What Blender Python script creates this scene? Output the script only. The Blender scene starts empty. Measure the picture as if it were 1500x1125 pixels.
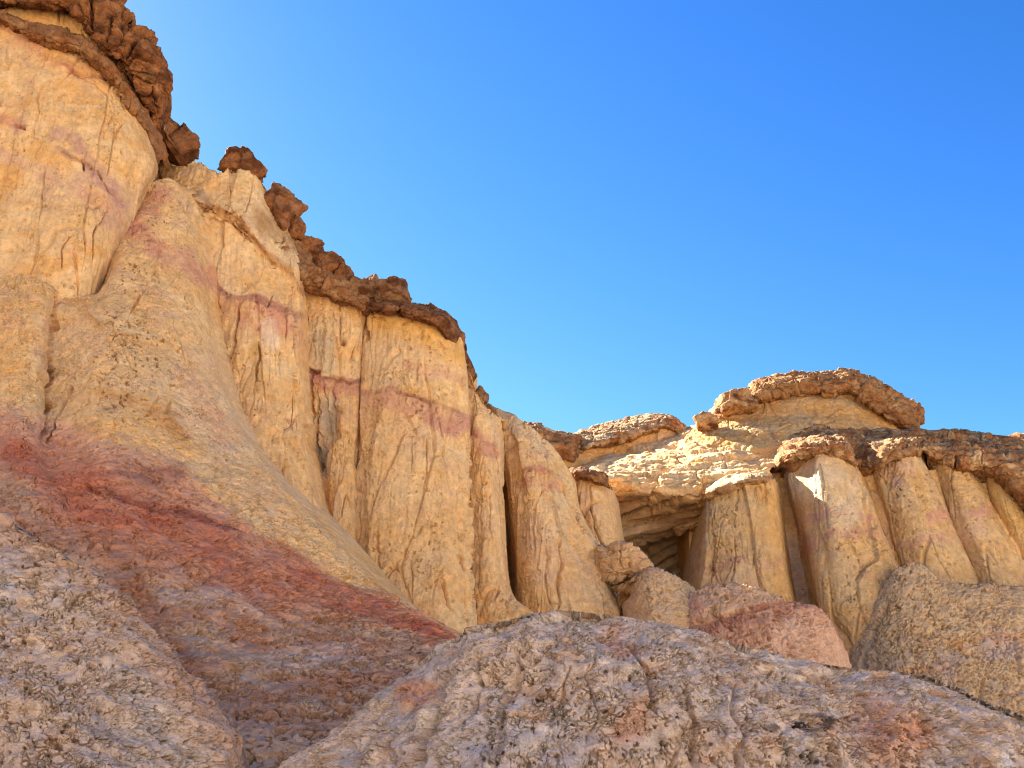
import bpy, bmesh, math
import numpy as np
from mathutils import Vector

C = bpy.context.scene
R = math.radians
# ------------------------------------------------------------------ camera
PITCH, FPX = R(20.0), 1417.0            # focal length in pixels of the 1500 px wide photograph
EYE = np.array([0.0, 0.0, 1.7])
cam_data = bpy.data.cameras.new('camera')
cam_data.sensor_width = 36.0
cam_data.lens = FPX / 1500.0 * 36.0
cam_data.clip_start = 0.1
cam_data.clip_end = 9000.0
cam = bpy.data.objects.new('camera', cam_data)
C.collection.objects.link(cam)
cam.location = EYE
cam.rotation_euler = (R(90) + PITCH, 0, 0)
C.camera = cam
# ------------------------------------------------------------------ sky, sun, exposure
SUN_AZ, SUN_EL = R(-46.0), R(35.0)       # azimuth from the view direction (+Y), negative = to the left
sun_dir = Vector((math.sin(SUN_AZ) * math.cos(SUN_EL), math.cos(SUN_AZ) * math.cos(SUN_EL), math.sin(SUN_EL)))
w = bpy.data.worlds.new('World')
C.world = w
w.use_nodes = True
nt = w.node_tree
bg = nt.nodes['Background']
sky = nt.nodes.new('ShaderNodeTexSky')
sky.sky_type = 'NISHITA'
sky.sun_disc = False
sky.sun_elevation = SUN_EL
sky.sun_rotation = SUN_AZ
sky.altitude = 1200.0
sky.air_density = 1.0
sky.dust_density = 0.4
sky.ozone_density = 3.0
def sky_node(kind, op, val):
    n = nt.nodes.new(kind)
    if op: n.operation = op
    n.inputs[1].default_value = val
    return n
sk1 = sky_node('ShaderNodeVectorMath', 'MULTIPLY', (0.161,) * 3)     # the deep, clear blue of a dry desert sky
sk2 = sky_node('ShaderNodeVectorMath', 'POWER', (2.0, 1.32, 1.4))
sk3 = sky_node('ShaderNodeVectorMath', 'MULTIPLY', (6.6, 3.95, 5.75))
nt.links.new(sky.outputs[0], sk1.inputs[0]); nt.links.new(sk1.outputs[0], sk2.inputs[0])
sk4 = sky_node('ShaderNodeVectorMath', 'MINIMUM', (1.0, 1.68, 2.6))
nt.links.new(sk2.outputs[0], sk3.inputs[0]); nt.links.new(sk3.outputs[0], sk4.inputs[0]); nt.links.new(sk4.outputs[0], bg.inputs[0])
bg.inputs[1].default_value = 0.07
sl = bpy.data.lights.new('sun', 'SUN')
sl.energy = 5.0
sl.angle = R(0.53)
sl.color = (1.0, 0.95, 0.88)
sun = bpy.data.objects.new('sun', sl)
C.collection.objects.link(sun)
sun.rotation_euler = sun_dir.to_track_quat('Z', 'Y').to_euler()
C.view_settings.view_transform = 'Standard'
C.view_settings.look = 'None'
C.view_settings.exposure = 2.6
C.view_settings.gamma = 1.0
C.render.engine = 'CYCLES'
C.cycles.max_bounces = 10
C.cycles.diffuse_bounces = 7
C.cycles.use_denoising = True
C.cycles.denoising_prefilter = 'NONE'
C.render.filter_size = 1.1
C.cycles.filter_width = 1.1
Q = 1.0                                   # mesh step multiplier

# ------------------------------------------------------------------ noise
F32 = np.float32
def _hash(ix, iy, iz, s):
    h = (ix.astype(np.uint32) * np.uint32(374761393)) ^ (iy.astype(np.uint32) * np.uint32(668265263)) ^ (iz.astype(np.uint32) * np.uint32(2147483647 - 1234577)) ^ np.uint32((s * 974711 + 12345) & 0xffffffff)
    h = (h ^ (h >> np.uint32(13))) * np.uint32(1274126177)
    h = (h ^ (h >> np.uint32(15))) * np.uint32(2246822519)
    return h ^ (h >> np.uint32(16))
GRAD = np.array([[1,1,0],[-1,1,0],[1,-1,0],[-1,-1,0],[1,0,1],[-1,0,1],[1,0,-1],[-1,0,-1],[0,1,1],[0,-1,1],[0,1,-1],[0,-1,-1],[1,1,0],[-1,1,0],[0,-1,1],[0,-1,-1]], F32)
def perlin(x, y, z, seed=0):
    """gradient noise about -1..1"""
    x = np.asarray(x, F32); y = np.asarray(y, F32); z = np.asarray(z, F32)
    xi, yi, zi = np.floor(x), np.floor(y), np.floor(z)
    fx, fy, fz = x - xi, y - yi, z - zi
    xi, yi, zi = xi.astype(np.int32), yi.astype(np.int32), zi.astype(np.int32)
    ux, uy, uz = (t * t * t * (t * (t * 6 - 15) + 10) for t in (fx, fy, fz))
    out = np.zeros_like(fx)
    for dx in (0, 1):
        wx = ux if dx else 1 - ux
        for dy in (0, 1):
            wy = wx * (uy if dy else 1 - uy)
            for dz in (0, 1):
                g = GRAD[(_hash(xi + dx, yi + dy, zi + dz, seed) & np.uint32(15)).astype(np.int64)]
                d = g[..., 0] * (fx - dx) + g[..., 1] * (fy - dy) + g[..., 2] * (fz - dz)
                out += wy * (uz if dz else 1 - uz) * d
    return out
def fbm(x, y, z, octaves=4, seed=0, gain=0.5):
    out = 0; a = 1.0; f = 1.0
    for i in range(octaves):
        out = out + a * perlin(x * f, y * f, z * f, seed + i * 17)
        a *= gain; f *= 2.03
    return out
def ridge(x, y, z, octaves=4, seed=0, gain=0.5):
    out = 0; a = 1.0; f = 1.0
    for i in range(octaves):
        out = out + a * (1 - 2.2 * np.abs(perlin(x * f, y * f, z * f, seed + i * 17)))
        a *= gain; f *= 2.07
    return out
def worley(x, y, z, seed=0):
    """F1, F2 and a per-cell random value"""
    x = np.asarray(x, F32); y = np.asarray(y, F32); z = np.asarray(z, F32)
    xi, yi, zi = np.floor(x), np.floor(y), np.floor(z)
    fx, fy, fz = x - xi, y - yi, z - zi
    xi, yi, zi = xi.astype(np.int32), yi.astype(np.int32), zi.astype(np.int32)
    f1 = np.full(x.shape, 9, F32); f2 = np.full(x.shape, 9, F32); idv = np.zeros(x.shape, F32)
    k = F32(1 / 1023.0)
    for dx in (-1, 0, 1):
        for dy in (-1, 0, 1):
            for dz in (-1, 0, 1):
                h = _hash(xi + dx, yi + dy, zi + dz, seed)
                a = (h & np.uint32(1023)).astype(F32) * k
                b = ((h >> np.uint32(10)) & np.uint32(1023)).astype(F32) * k
                c = ((h >> np.uint32(20)) & np.uint32(1023)).astype(F32) * k
                d = (dx + a - fx) ** 2 + (dy + b - fy) ** 2 + (dz + c - fz) ** 2
                nearer = d < f1
                f2 = np.where(nearer, f1, np.minimum(f2, d))
                idv = np.where(nearer, c, idv)
                f1 = np.where(nearer, d, f1)
    return np.sqrt(f1), np.sqrt(f2), idv
def facets(x, y, z, seed=0):
    """angular blocks: a tilted plane inside every cell, with the gap between cells"""
    x = np.asarray(x, F32); y = np.asarray(y, F32); z = np.asarray(z, F32)
    xi, yi, zi = np.floor(x), np.floor(y), np.floor(z)
    fx, fy, fz = x - xi, y - yi, z - zi
    xi, yi, zi = xi.astype(np.int32), yi.astype(np.int32), zi.astype(np.int32)
    f1 = np.full(x.shape, 9, F32); f2 = np.full(x.shape, 9, F32); pl = np.zeros(x.shape, F32)
    k = F32(1 / 1023.0)
    for dx in (-1, 0, 1):
        for dy in (-1, 0, 1):
            for dz in (-1, 0, 1):
                h = _hash(xi + dx, yi + dy, zi + dz, seed)
                a = (h & np.uint32(1023)).astype(F32) * k
                b = ((h >> np.uint32(10)) & np.uint32(1023)).astype(F32) * k
                c = ((h >> np.uint32(20)) & np.uint32(1023)).astype(F32) * k
                ox, oy, oz = dx + a - fx, dy + b - fy, dz + c - fz
                d = ox * ox + oy * oy + oz * oz
                nearer = d < f1
                f2 = np.where(nearer, f1, np.minimum(f2, d))
                pl = np.where(nearer, (b - .5) * ox + (c - .5) * oy + (a - .5) * oz + .5 * (c - .5), pl)
                f1 = np.where(nearer, d, f1)
    return np.sqrt(f1), np.sqrt(f2), pl
def sstep(a, b, x):
    t = np.clip((x - a) / (b - a), 0, 1)
    return t * t * (3 - 2 * t)
def mix(a, b, t):
    t = np.asarray(t)[..., None]
    return np.asarray(a) * (1 - t) + np.asarray(b) * t
def dist_poly(px, py, poly):
    """distance to a polyline and the parameter 0..1 along it"""
    best = np.full(px.shape, 1e9, F32); par = np.zeros(px.shape, F32)
    n = len(poly) - 1
    for i in range(n):
        (x0, y0), (x1, y1) = poly[i], poly[i + 1]
        dx, dy = x1 - x0, y1 - y0
        t = np.clip(((px - x0) * dx + (py - y0) * dy) / (dx * dx + dy * dy + 1e-9), 0, 1)
        d = np.hypot(px - x0 - t * dx, py - y0 - t * dy)
        m = d < best
        best = np.where(m, d, best); par = np.where(m, (i + t) / n, par)
    return best, par
def yline(px, poly):
    p = np.array(poly, float)
    return np.interp(px, p[:, 0], p[:, 1])

# ------------------------------------------------------------------ surfaces
cp_, sp_ = math.cos(PITCH), math.sin(PITCH)
def unproject(px, py, Y):
    cx = (px - 750.0) / FPX; cy = -(py - 562.5) / FPX
    dy = cp_ - cy * sp_; dz = sp_ + cy * cp_
    k = Y / dy
    return np.stack([cx * k, Y, dz * k + EYE[2]], -1)
def at(px, py, Y):
    return unproject(np.float64(px), np.float64(py), np.float64(Y))
def hermite(knots, vals, t):
    """smooth interpolation of vals (K, ...) along axis 0 at t"""
    knots = np.asarray(knots, float); n = len(knots)
    h = np.diff(knots)
    sec = (vals[1:] - vals[:-1]) / h.reshape((-1,) + (1,) * (vals.ndim - 1))
    m = np.empty_like(vals)
    m[0], m[-1] = sec[0], sec[-1]
    for i in range(1, n - 1):
        w0, w1 = h[i], h[i - 1]
        m[i] = (sec[i - 1] * w0 + sec[i] * w1) / (w0 + w1)
        # limit overshoot
        lim = 2.2 * np.minimum(np.abs(sec[i - 1]), np.abs(sec[i]))
        same = sec[i - 1] * sec[i] > 0
        m[i] = np.where(same, np.clip(m[i], -lim, lim), m[i] * 0.25)
    i = np.clip(np.searchsorted(knots, t, side='right') - 1, 0, n - 2)
    sh = (-1,) + (1,) * (vals.ndim - 1)
    u = ((t - knots[i]) / h[i]).reshape(sh); hh = h[i].reshape(sh)
    return ((2 * u**3 - 3 * u**2 + 1) * vals[i] + (u**3 - 2 * u**2 + u) * hh * m[i]
            + (-2 * u**3 + 3 * u**2) * vals[i + 1] + (u**3 - u**2) * hh * m[i + 1])
def patch(rows, step=1.2, disp=None, paint=None, top=None, bottom=None, left=None, right=None, world=False, padn=8, back=None, flat=None, dirz=1.0):
    """A thick rock surface through a net of points (rows from top to bottom).  Each border may be carried back into the
    hill by a vector in metres.  Returns vertices, quads and base colours."""
    net = np.array(rows, float)
    step = step * Q
    if bottom is None and not world: bottom = (0, -1.5, -16)          # every foot goes on down into the ground
    if flat is not None:
        for a, b, c in ((0, 1, 2), (-1, -2, -3)):
            shift = (net[:, b, 2] - net[:, c, 2]) * (1 - flat)
            net[:, b, 2] -= shift; net[:, a, 2] -= shift
    ref = net if not world else None
    def chord(a):
        if world:
            d = np.linalg.norm(np.diff(a, axis=0), axis=-1) * 1417 / 30.0
        else:
            d = np.sqrt(np.diff(a[..., 0], axis=0)**2 + np.diff(a[..., 1], axis=0)**2 + (np.diff(a[..., 2], axis=0) * FPX / a[1:, ..., 2] * 0.45)**2)
            mx = (a[1:, ..., 0] + a[:-1, ..., 0]) / 2; my = (a[1:, ..., 1] + a[:-1, ..., 1]) / 2
            d = d * np.where((mx < -20) | (mx > 1520) | (my > 1150) | (my < -20), 0.35, 1.0)
        return np.maximum(d.max(axis=1) * 0.6 + d.mean(axis=1) * 0.4, 1e-3)
    cu = chord(net.transpose(1, 0, 2)); cv = chord(net)
    ku = np.concatenate([[0], np.cumsum(cu)]); kv = np.concatenate([[0], np.cumsum(cv)])
    nu = max(8, int(ku[-1] / step)); nv = max(8, int(kv[-1] / step))
    g = hermite(kv, net, np.linspace(0, kv[-1], nv))
    g = hermite(ku, g.transpose(1, 0, 2), np.linspace(0, ku[-1], nu)).transpose(1, 0, 2)
    if world:
        pos = g.copy(); px = g[..., 0] * 0 - 500; py = g[..., 0] * 0
    else:
        pos = unproject(g[..., 0], g[..., 1], g[..., 2]); px, py = g[..., 0], g[..., 1]
    pt, pb, pl, pr = (padn if v is not None else 0 for v in (top, bottom, left, right))
    pad = ((pt, pb), (pl, pr))
    pos = np.pad(pos, pad + ((0, 0),), mode='edge'); px = np.pad(px, pad, mode='edge'); py = np.pad(py, pad, mode='edge')
    H, W = px.shape
    def ramp(n, vec, axis, head):
        if not n: return
        k = (np.arange(1, n + 1) / n) ** 1.7
        drop = np.zeros((n, 3))
        if axis == 0 and head and back:
            k = np.minimum((np.arange(1, n + 1) / (n - 2)) ** 1.7, 1.0); drop[-2] = (0, 1, -back * .5); drop[-1] = (0, 2, -back)
        for i in range(n):
            sel = [slice(None)] * 2
            sel[axis] = (n - 1 - i) if head else ((H, W)[axis] - n + i)
            pos[tuple(sel)] += np.array(vec) * k[i] + drop[i]
    ramp(pt, top, 0, True); ramp(pb, bottom, 0, False); ramp(pl, left, 1, True); ramp(pr, right, 1, False)
    du = np.gradient(pos, axis=1); dv = np.gradient(pos, axis=0)
    nrm = np.cross(dv, du)
    nrm /= np.linalg.norm(nrm, axis=-1, keepdims=True) + 1e-9
    core = nrm[pt:H - pb, pl:W - pr]; cpos = pos[pt:H - pb, pl:W - pr]
    flip = np.mean(np.sum(core * (EYE - cpos), -1)) < 0
    if flip: nrm = -nrm
    G = dict(px=px.astype(F32), py=py.astype(F32), x=pos[..., 0].astype(F32), y=pos[..., 1].astype(F32), z=pos[..., 2].astype(F32), n=nrm)
    if disp is not None:
        G['h'] = disp(G)
        fade = np.ones((H, W), F32)
        if pl: fade[:, :pl] = np.linspace(.15, .7, pl)
        if pr: fade[:, W - pr:] = np.linspace(.7, .15, pr)
        G['h'] = G['h'] * fade
        G['h'] = G['h'] * (1 - .5 * sstep(.65, .92, np.abs(nrm[..., 0])))
        dn = nrm * (1, 1, dirz)
        dn /= np.linalg.norm(dn, axis=-1, keepdims=True) + 1e-9
        pos = pos + dn * G['h'][..., None]
    col = paint(G)
    idx = np.arange(H * W).reshape(H, W)
    a, b, c, d = idx[:-1, :-1], idx[1:, :-1], idx[1:, 1:], idx[:-1, 1:]
    quads = np.stack([a, b, c, d], -1).reshape(-1, 4)
    # orient the faces towards the normals
    e1 = pos[1:, :-1] - pos[:-1, :-1]; e2 = pos[:-1, 1:] - pos[:-1, :-1]
    if np.mean(np.sum(np.cross(e1, e2) * nrm[:-1, :-1], -1)) < 0: quads = quads[:, ::-1]
    return pos.reshape(-1, 3), quads, np.clip(col, 0.01, 0.95).reshape(-1, 3)
def build(name, parts, mat, parent=None, origin=None):
    """link surfaces as ONE mesh object"""
    vs, fs, cs, o = [], [], [], 0
    for v, f, c in parts:
        vs.append(v); fs.append(f + o); cs.append(c); o += len(v)
    v = np.concatenate(vs); f = np.concatenate(fs); c = np.concatenate(cs)
    org = np.array(parent.location if parent is not None else (origin if origin is not None else (0, 0, 0)), float)
    v = v - org
    me = bpy.data.meshes.new(name)
    me.vertices.add(len(v)); me.vertices.foreach_set('co', v.astype(F32).ravel())
    k = f.shape[1]
    me.loops.add(f.size); me.loops.foreach_set('vertex_index', f.astype(np.int32).ravel())
    me.polygons.add(len(f)); me.polygons.foreach_set('loop_start', (np.arange(len(f)) * k).astype(np.int32))
    me.polygons.foreach_set('use_smooth', np.ones(len(f), bool))
    at_ = me.attributes.new('Col', 'FLOAT_COLOR', 'POINT')
    at_.data.foreach_set('color', np.concatenate([c, np.ones((len(c), 1))], 1).astype(F32).ravel())
    me.update(); me.validate()
    me.materials.append(mat)
    ob = bpy.data.objects.new(name, me)
    C.collection.objects.link(ob)
    if parent is not None: ob.parent = parent
    else: ob.location = org
    return ob
def tag(o, label, cat, group=None, kind=None):
    o['label'] = label; o['category'] = cat
    if group: o['group'] = group
    if kind: o['kind'] = kind
    return o
def thing(name, label, cat, loc, group=None, kind=None):
    o = bpy.data.objects.new(name, None)
    C.collection.objects.link(o)
    o.location = loc
    return tag(o, label, cat, group, kind)

# ------------------------------------------------------------------ materials
def rock_material(name, s_col, s_bump, strength, dist, crack=0.0, speck=0.25, rough=0.95, dark=0.52):
    m = bpy.data.materials.new(name)
    m.use_nodes = True
    t = m.node_tree; N = t.nodes; L = t.links
    b = N['Principled BSDF']
    b.inputs['Roughness'].default_value = rough
    b.inputs['Specular IOR Level'].default_value = 0.15
    at_ = N.new('ShaderNodeAttribute'); at_.attribute_name = 'Col'
    tc = N.new('ShaderNodeTexCoord'); geo = N.new('ShaderNodeNewGeometry')
    n1 = N.new('ShaderNodeTexNoise'); n1.inputs['Scale'].default_value = s_col; n1.inputs['Detail'].default_value = 6; n1.inputs['Roughness'].default_value = 0.7
    L.new(geo.outputs['Position'], n1.inputs['Vector'])
    r1 = N.new('ShaderNodeMapRange'); r1.inputs[1].default_value = 0.3; r1.inputs[2].default_value = 0.7
    r1.inputs[3].default_value = 1 - speck; r1.inputs[4].default_value = 1 + speck
    L.new(n1.outputs[0], r1.inputs[0])
    mx = N.new('ShaderNodeMix'); mx.data_type = 'RGBA'; mx.blend_type = 'MULTIPLY'; mx.inputs[0].default_value = 1
    L.new(at_.outputs['Color'], mx.inputs[6]); L.new(r1.outputs[0], mx.inputs[7])
    mp = N.new('ShaderNodeMapping'); mp.inputs['Scale'].default_value = (1, 1, 1.7)
    L.new(geo.outputs['Position'], mp.inputs['Vector'])
    n3 = N.new('ShaderNodeTexNoise'); n3.inputs['Scale'].default_value = s_col * 2.6; n3.inputs['Detail'].default_value = 3; n3.inputs['Roughness'].default_value = 0.6
    L.new(mp.outputs[0], n3.inputs['Vector'])
    r3 = N.new('ShaderNodeMapRange'); r3.inputs[1].default_value = 0.61; r3.inputs[2].default_value = 0.73
    r3.inputs[3].default_value = 1.0; r3.inputs[4].default_value = dark
    L.new(n3.outputs[0], r3.inputs[0])
    m3 = N.new('ShaderNodeMix'); m3.data_type = 'RGBA'; m3.blend_type = 'MULTIPLY'; m3.inputs[0].default_value = 1
    L.new(mx.outputs[2], m3.inputs[6]); L.new(r3.outputs[0], m3.inputs[7])
    L.new(m3.outputs[2], b.inputs['Base Color'])
    n2 = N.new('ShaderNodeTexNoise'); n2.inputs['Scale'].default_value = s_bump; n2.inputs['Detail'].default_value = 8; n2.inputs['Roughness'].default_value = 0.65
    L.new(geo.outputs['Position'], n2.inputs['Vector'])
    h = n2.outputs[0]
    if crack > 0:
        v = N.new('ShaderNodeTexVoronoi'); v.feature = 'DISTANCE_TO_EDGE'; v.inputs['Scale'].default_value = s_bump * 0.8
        wn = N.new('ShaderNodeTexNoise'); wn.inputs['Scale'].default_value = s_bump * 0.6
        L.new(geo.outputs['Position'], wn.inputs['Vector'])
        va = N.new('ShaderNodeVectorMath'); va.operation = 'MULTIPLY_ADD'; va.inputs[1].default_value = (0.5 / s_bump * 2,) * 3
        L.new(wn.outputs['Color'], va.inputs[0]); L.new(geo.outputs['Position'], va.inputs[2])
        L.new(va.outputs[0], v.inputs['Vector'])
        mr = N.new('ShaderNodeMapRange'); mr.inputs[2].default_value = 0.12; mr.inputs[3].default_value = -crack; mr.inputs[4].default_value = 0
        L.new(v.outputs['Distance'], mr.inputs[0])
        ad = N.new('ShaderNodeMath'); ad.operation = 'ADD'
        L.new(h, ad.inputs[0]); L.new(mr.outputs[0], ad.inputs[1]); h = ad.outputs[0]
    bp = N.new('ShaderNodeBump'); bp.inputs['Strength'].default_value = strength; bp.inputs['Distance'].default_value = dist
    L.new(h, bp.inputs['Height']); L.new(bp.outputs[0], b.inputs['Normal'])
    return m
M_CLIFF = rock_material('sandstone', 3.0, 6.0, 0.55, 0.10, speck=0.20)
M_FAR = rock_material('far_sandstone', 2.0, 4.0, 0.6, 0.14, speck=0.22)
M_CRUST = rock_material('brown_crust', 2.0, 4.5, 0.9, 0.2, speck=0.45)
M_CLAY = rock_material('popcorn_clay', 7.0, 14.0, 0.8, 0.05, speck=0.28, dark=0.34)
M_GROUND = rock_material('ground_soil', 0.6, 3.0, 0.5, 0.1, speck=0.2)

# base colours (linear albedo)
TAN = (0.69, 0.42, 0.172); PALE = (0.74, 0.505, 0.245); OCHRE = (0.68, 0.36, 0.11); GREYT = (0.58, 0.43, 0.26)
PINK = (0.56, 0.245, 0.15); SALMON = (0.58, 0.32, 0.20); RED = (0.44, 0.142, 0.078); BROWN = (0.29, 0.112, 0.037)
DBROWN = (0.125, 0.045, 0.016); MAUVE = (0.50, 0.40, 0.325); GREY = (0.50, 0.435, 0.37); CLAYT = (0.575, 0.435, 0.315); MAROON = (0.25, 0.085, 0.06)

# ------------------------------------------------------------------ surface behaviour
def warp(G, amp=6.0, s=1.0, seed=50):
    x, y, z = G['x'] * s, G['y'] * s, G['z'] * s
    return G['px'] + amp * fbm(x, y, z, 4, seed), G['py'] + amp * fbm(x, y, z, 4, seed + 5)
def grooves(G, lines, amp=5.0, p=4):
    """cracks: (polyline, width0, width1, depth)"""
    wx, wy = warp(G, amp, 0.9, 70)
    wx2, wy2 = G['px'] + 1.6 * perlin(G['x'] * 5, G['y'] * 5, G['z'] * 5, 9), G['py']
    wx, wy = (wx + wx2 - G['px']), wy
    h = np.zeros_like(G['px'])
    for poly, w0, w1, dep in lines:
        pad = 60
        xs = [p[0] for p in poly]; ys = [p[1] for p in poly]
        if G['px'].max() < min(xs) - pad or G['px'].min() > max(xs) + pad: continue
        d, t = dist_poly(wx, wy, poly)
        ww = (w0 + (w1 - w0) * t) * (0.75 + 0.6 * perlin(G['x'] * .8, G['y'] * .8, G['z'] * .8, 31))
        ends = np.clip(np.minimum(t, 1 - t) * 8 + 0.15, 0, 1)
        h -= dep * ends * np.exp(-np.minimum((d / np.maximum(ww * 1.05, 0.7)) ** p, 50))
    return h
def rough_cliff(amp=1.0, flute=1.0, pit=1.0, lines=(), fine=1.0, bulge=1.0, sc=1.0, facet=1.0):
    def f(G):
        x, y, z = G['x'] * sc, G['y'] * sc, G['z'] * sc
        wxx = x + 0.15 * perlin(x * .7, y * .7, z * .35, 3); wyy = y + 0.15 * perlin(x * .7, y * .7, z * .35, 4)
        h = 0.16 * bulge * fbm(x * .28, y * .28, z * .16, 3, 11)
        h = h + flute * (0.065 * ridge(wxx * .8, wyy * .8, z * .06, 2, 21) + 0.024 * ridge(wxx * 3.4, wyy * 3.4, z * .3, 2, 22) - 0.06)
        if facet:
            e1, e2, p1 = facets(x * .42 + .07 * perlin(x * 1.1, y * 1.1, z * .7, 33), y * .42, z * .06, 34)
            h = h + facet * .40 * p1 - facet * .16 * (1 - sstep(0, .035, e2 - e1)) * sstep(-.1, .25, perlin(x * .5, y * .5, z * .2, 38))
            e1, e2, p2 = facets(x * 1.25 + .12 * perlin(x * 2.3, y * 2.3, z * 2, 35), y * 1.25, z * .45, 36)
            h = h + facet * .11 * p2 * (.4 + .6 * sstep(-.1, .2, perlin(x * .4, y * .4, z * .4, 37)))
        pm_ = sstep(-.25, .35, fbm(x * .33, y * .33, z * .28, 3, 24) + .05)          # smooth plates and crumbly patches
        h = h + amp * (.5 + .6 * pm_) * 0.070 * fbm(x * 1.5, y * 1.5, z * 1.3, 4, 13, 0.5)
        h = h + fine * (.25 + .9 * pm_) * 0.034 * fbm(x * 6, y * 6, z * 7, 3, 14, 0.7)
        # pits and short ragged cracks
        n = perlin(x * 4.6, y * 4.6, z * 4.6, 15) + 0.6 * perlin(x * 9, y * 9, z * 11, 16)
        m = sstep(-0.1, 0.5, perlin(x * .45, y * .45, z * .45, 17) + 0.15)
        h = h - pit * 0.22 * sstep(0.48, 0.64, n) * (0.12 + m)
        c = np.abs(perlin(x * 1.9, y * 1.9, z * 3.2, 18) + 0.35 * perlin(x * 6, y * 6, z * 6, 19))
        mask = sstep(0.12, 0.42, perlin(x * 1.1, y * 1.1, z * 1.1, 20)) * (.3 + pm_)
        h = h - pit * 0.15 * (1 - sstep(0.0, 0.075, c)) * mask
        # long thin vertical cracks and rain runnels
        v1 = np.abs(perlin(x * .95 + .06 * perlin(x * 2.2, y * 2.2, z * 1.5, 25), y * .95, z * .05, 26))
        h = h - flute * 0.20 * (1 - sstep(0.0, 0.045, v1)) * sstep(.05, .3, perlin(x * .6, y * .6, z * .3, 27) + .08)
        v2 = np.abs(perlin(x * 2.6 + .08 * perlin(x * 4, y * 4, z * 2, 28), y * 2.6, z * .13, 29))
        h = h - flute * 0.07 * (1 - sstep(0.0, 0.11, v2)) * sstep(.0, .35, perlin(x * .5, y * .5, z * .5, 30))
        if lines: h = h + grooves(G, lines)
        return h
    return f
def rough_crust(amp=1.0, sc=1.0, lines=(), layers=1.0):
    def f(G):
        x, y, z = G['x'] * sc, G['y'] * sc, G['z'] * sc
        h = 0.26 * fbm(x * .7, y * .7, z * .9, 3, 41, 0.5)
        wx = x + .22 * perlin(x * 1.7, y * 1.7, z * 1.7, 1); wz = z + .22 * perlin(x * 1.7, y * 1.7, z * 1.7, 2)
        f1, f2, p = facets(wx * .62, y * .62, wz * 1.05, 5)
        h = h + 0.60 * p - 0.20 * (1 - sstep(0, .10, f2 - f1))
        g1, g2, p2 = facets(wx * 1.9, y * 1.9, wz * 3.0, 6)
        h = h + 0.20 * p2 - 0.06 * (1 - sstep(0, .14, g2 - g1))
        bz = z * 1.5 + .5 * perlin(x * .35, y * .35, z * .5, 6)
        bed = bz - np.floor(bz)
        h = h + layers * (0.13 * (sstep(0, .16, bed) - sstep(.55, 1.0, bed)) + 0.06 * perlin(x * .25, y * .25, z * 5, 42))
        h = h + 0.055 * fbm(x * 6, y * 6, z * 8, 3, 44, 0.7)
        h = h * amp
        if lines: h = h + grooves(G, lines)
        return h
    return f
def popcorn(cell=0.2, amp=1.0, lines=(), big=1.0):
    def f(G):
        x, y, z = G['x'], G['y'], G['z']
        k = 1 / cell
        wv = cell * .55
        q = 1.6 * k * .5
        wx = x + wv * fbm(x * q, y * q, z * q, 2, 61); wy = y + wv * fbm(x * q, y * q, z * q, 2, 62); wz = z + wv * fbm(x * q, y * q, z * q, 2, 63)
        f1, f2, r = worley(wx * k, wy * k * 1.2, wz * k * 1.45, 7)
        e1 = f2 - f1
        g1, g2, r2 = worley(wx * k * 2.3, wy * k * 2.3, wz * k * 3, 8)
        e2 = g2 - g1
        open1 = sstep(-.25, .35, perlin(x * k * .45, y * k * .45, z * k * .45, 64))
        open2 = sstep(-.1, .4, perlin(x * k * .7, y * k * .7, z * k * .7, 65))
        h = cell * (0.13 * (1 - f1 * f1) + 0.13 * (r - .5)) + cell * .09 * (1 - g1 * g1) + cell * .08 * (r2 - .5)
        h = h - cell * .6 * (1 - sstep(.0, .14, e1)) * sstep(.2, .65, open1) - cell * .34 * (1 - sstep(0, .16, e2)) * sstep(.2, .7, open2)
        pits = perlin(x * k * 1.1, y * k * 1.1, z * k * 1.3, 66) + .5 * perlin(x * k * 2.6, y * k * 2.6, z * k * 3, 67)
        h = h - cell * 1.1 * sstep(.46, .58, pits)
        tick = np.abs(perlin(x * k * .7, y * k * .7, z * k * 1.3, 71) + .4 * perlin(x * k * 2.2, y * k * 2.2, z * k * 2.2, 72))
        h = h - cell * .75 * (1 - sstep(0, .08, tick)) * sstep(.1, .35, perlin(x * k * .5, y * k * .5, z * k * .5, 73))
        h = h + cell * .12 * fbm(x * k * 1.3, y * k * 1.3, z * k * 1.6, 4, 68, .68)
        h = h * amp + big * .26 * fbm(x * .55, y * .55, z * .55, 3, 69) + big * .13 * fbm(x * 1.7, y * 1.7, z * 1.7, 3, 70)
        if lines: h = h + .75 * grooves(G, lines, 18, 2)
        return h
    return f

# ------------------------------------------------------------------ colouring (pigment of the strata, with shade painted in at places)
def tan_base(G, pale=0.5, ochre=0.5, grey=0.3, seed=0, sc=1.0):
    x, y, z = G['x'] * sc, G['y'] * sc, G['z'] * sc
    c = mix(TAN, PALE, sstep(-.35, .4, fbm(x * .25, y * .25, z * .55, 6, 81 + seed, .6)) * pale * 1.4)
    c = mix(c, OCHRE, sstep(.02, .42, fbm(x * .4, y * .4, z * .8, 6, 82 + seed, .62)) * ochre)
    c = mix(c, GREYT, sstep(.05, .42, fbm(x * .55, y * .55, z * .4, 6, 83 + seed, .62)) * grey)
    c = mix(c, (0.60, 0.36, 0.20), sstep(.22, .5, fbm(x * .8, y * .8, z * .9, 5, 87 + seed, .62)) * .45)
    # vertical wash streaks
    s = perlin(x * 2.2, y * 2.2, z * .12, 84 + seed) + .5 * perlin(x * 5.5, y * 5.5, z * .3, 85 + seed)
    c = c * (1 + .10 * s)[..., None]
    c = c * (1 + .10 * fbm(x * 3, y * 3, z * 3, 3, 86 + seed))[..., None]
    return c
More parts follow.
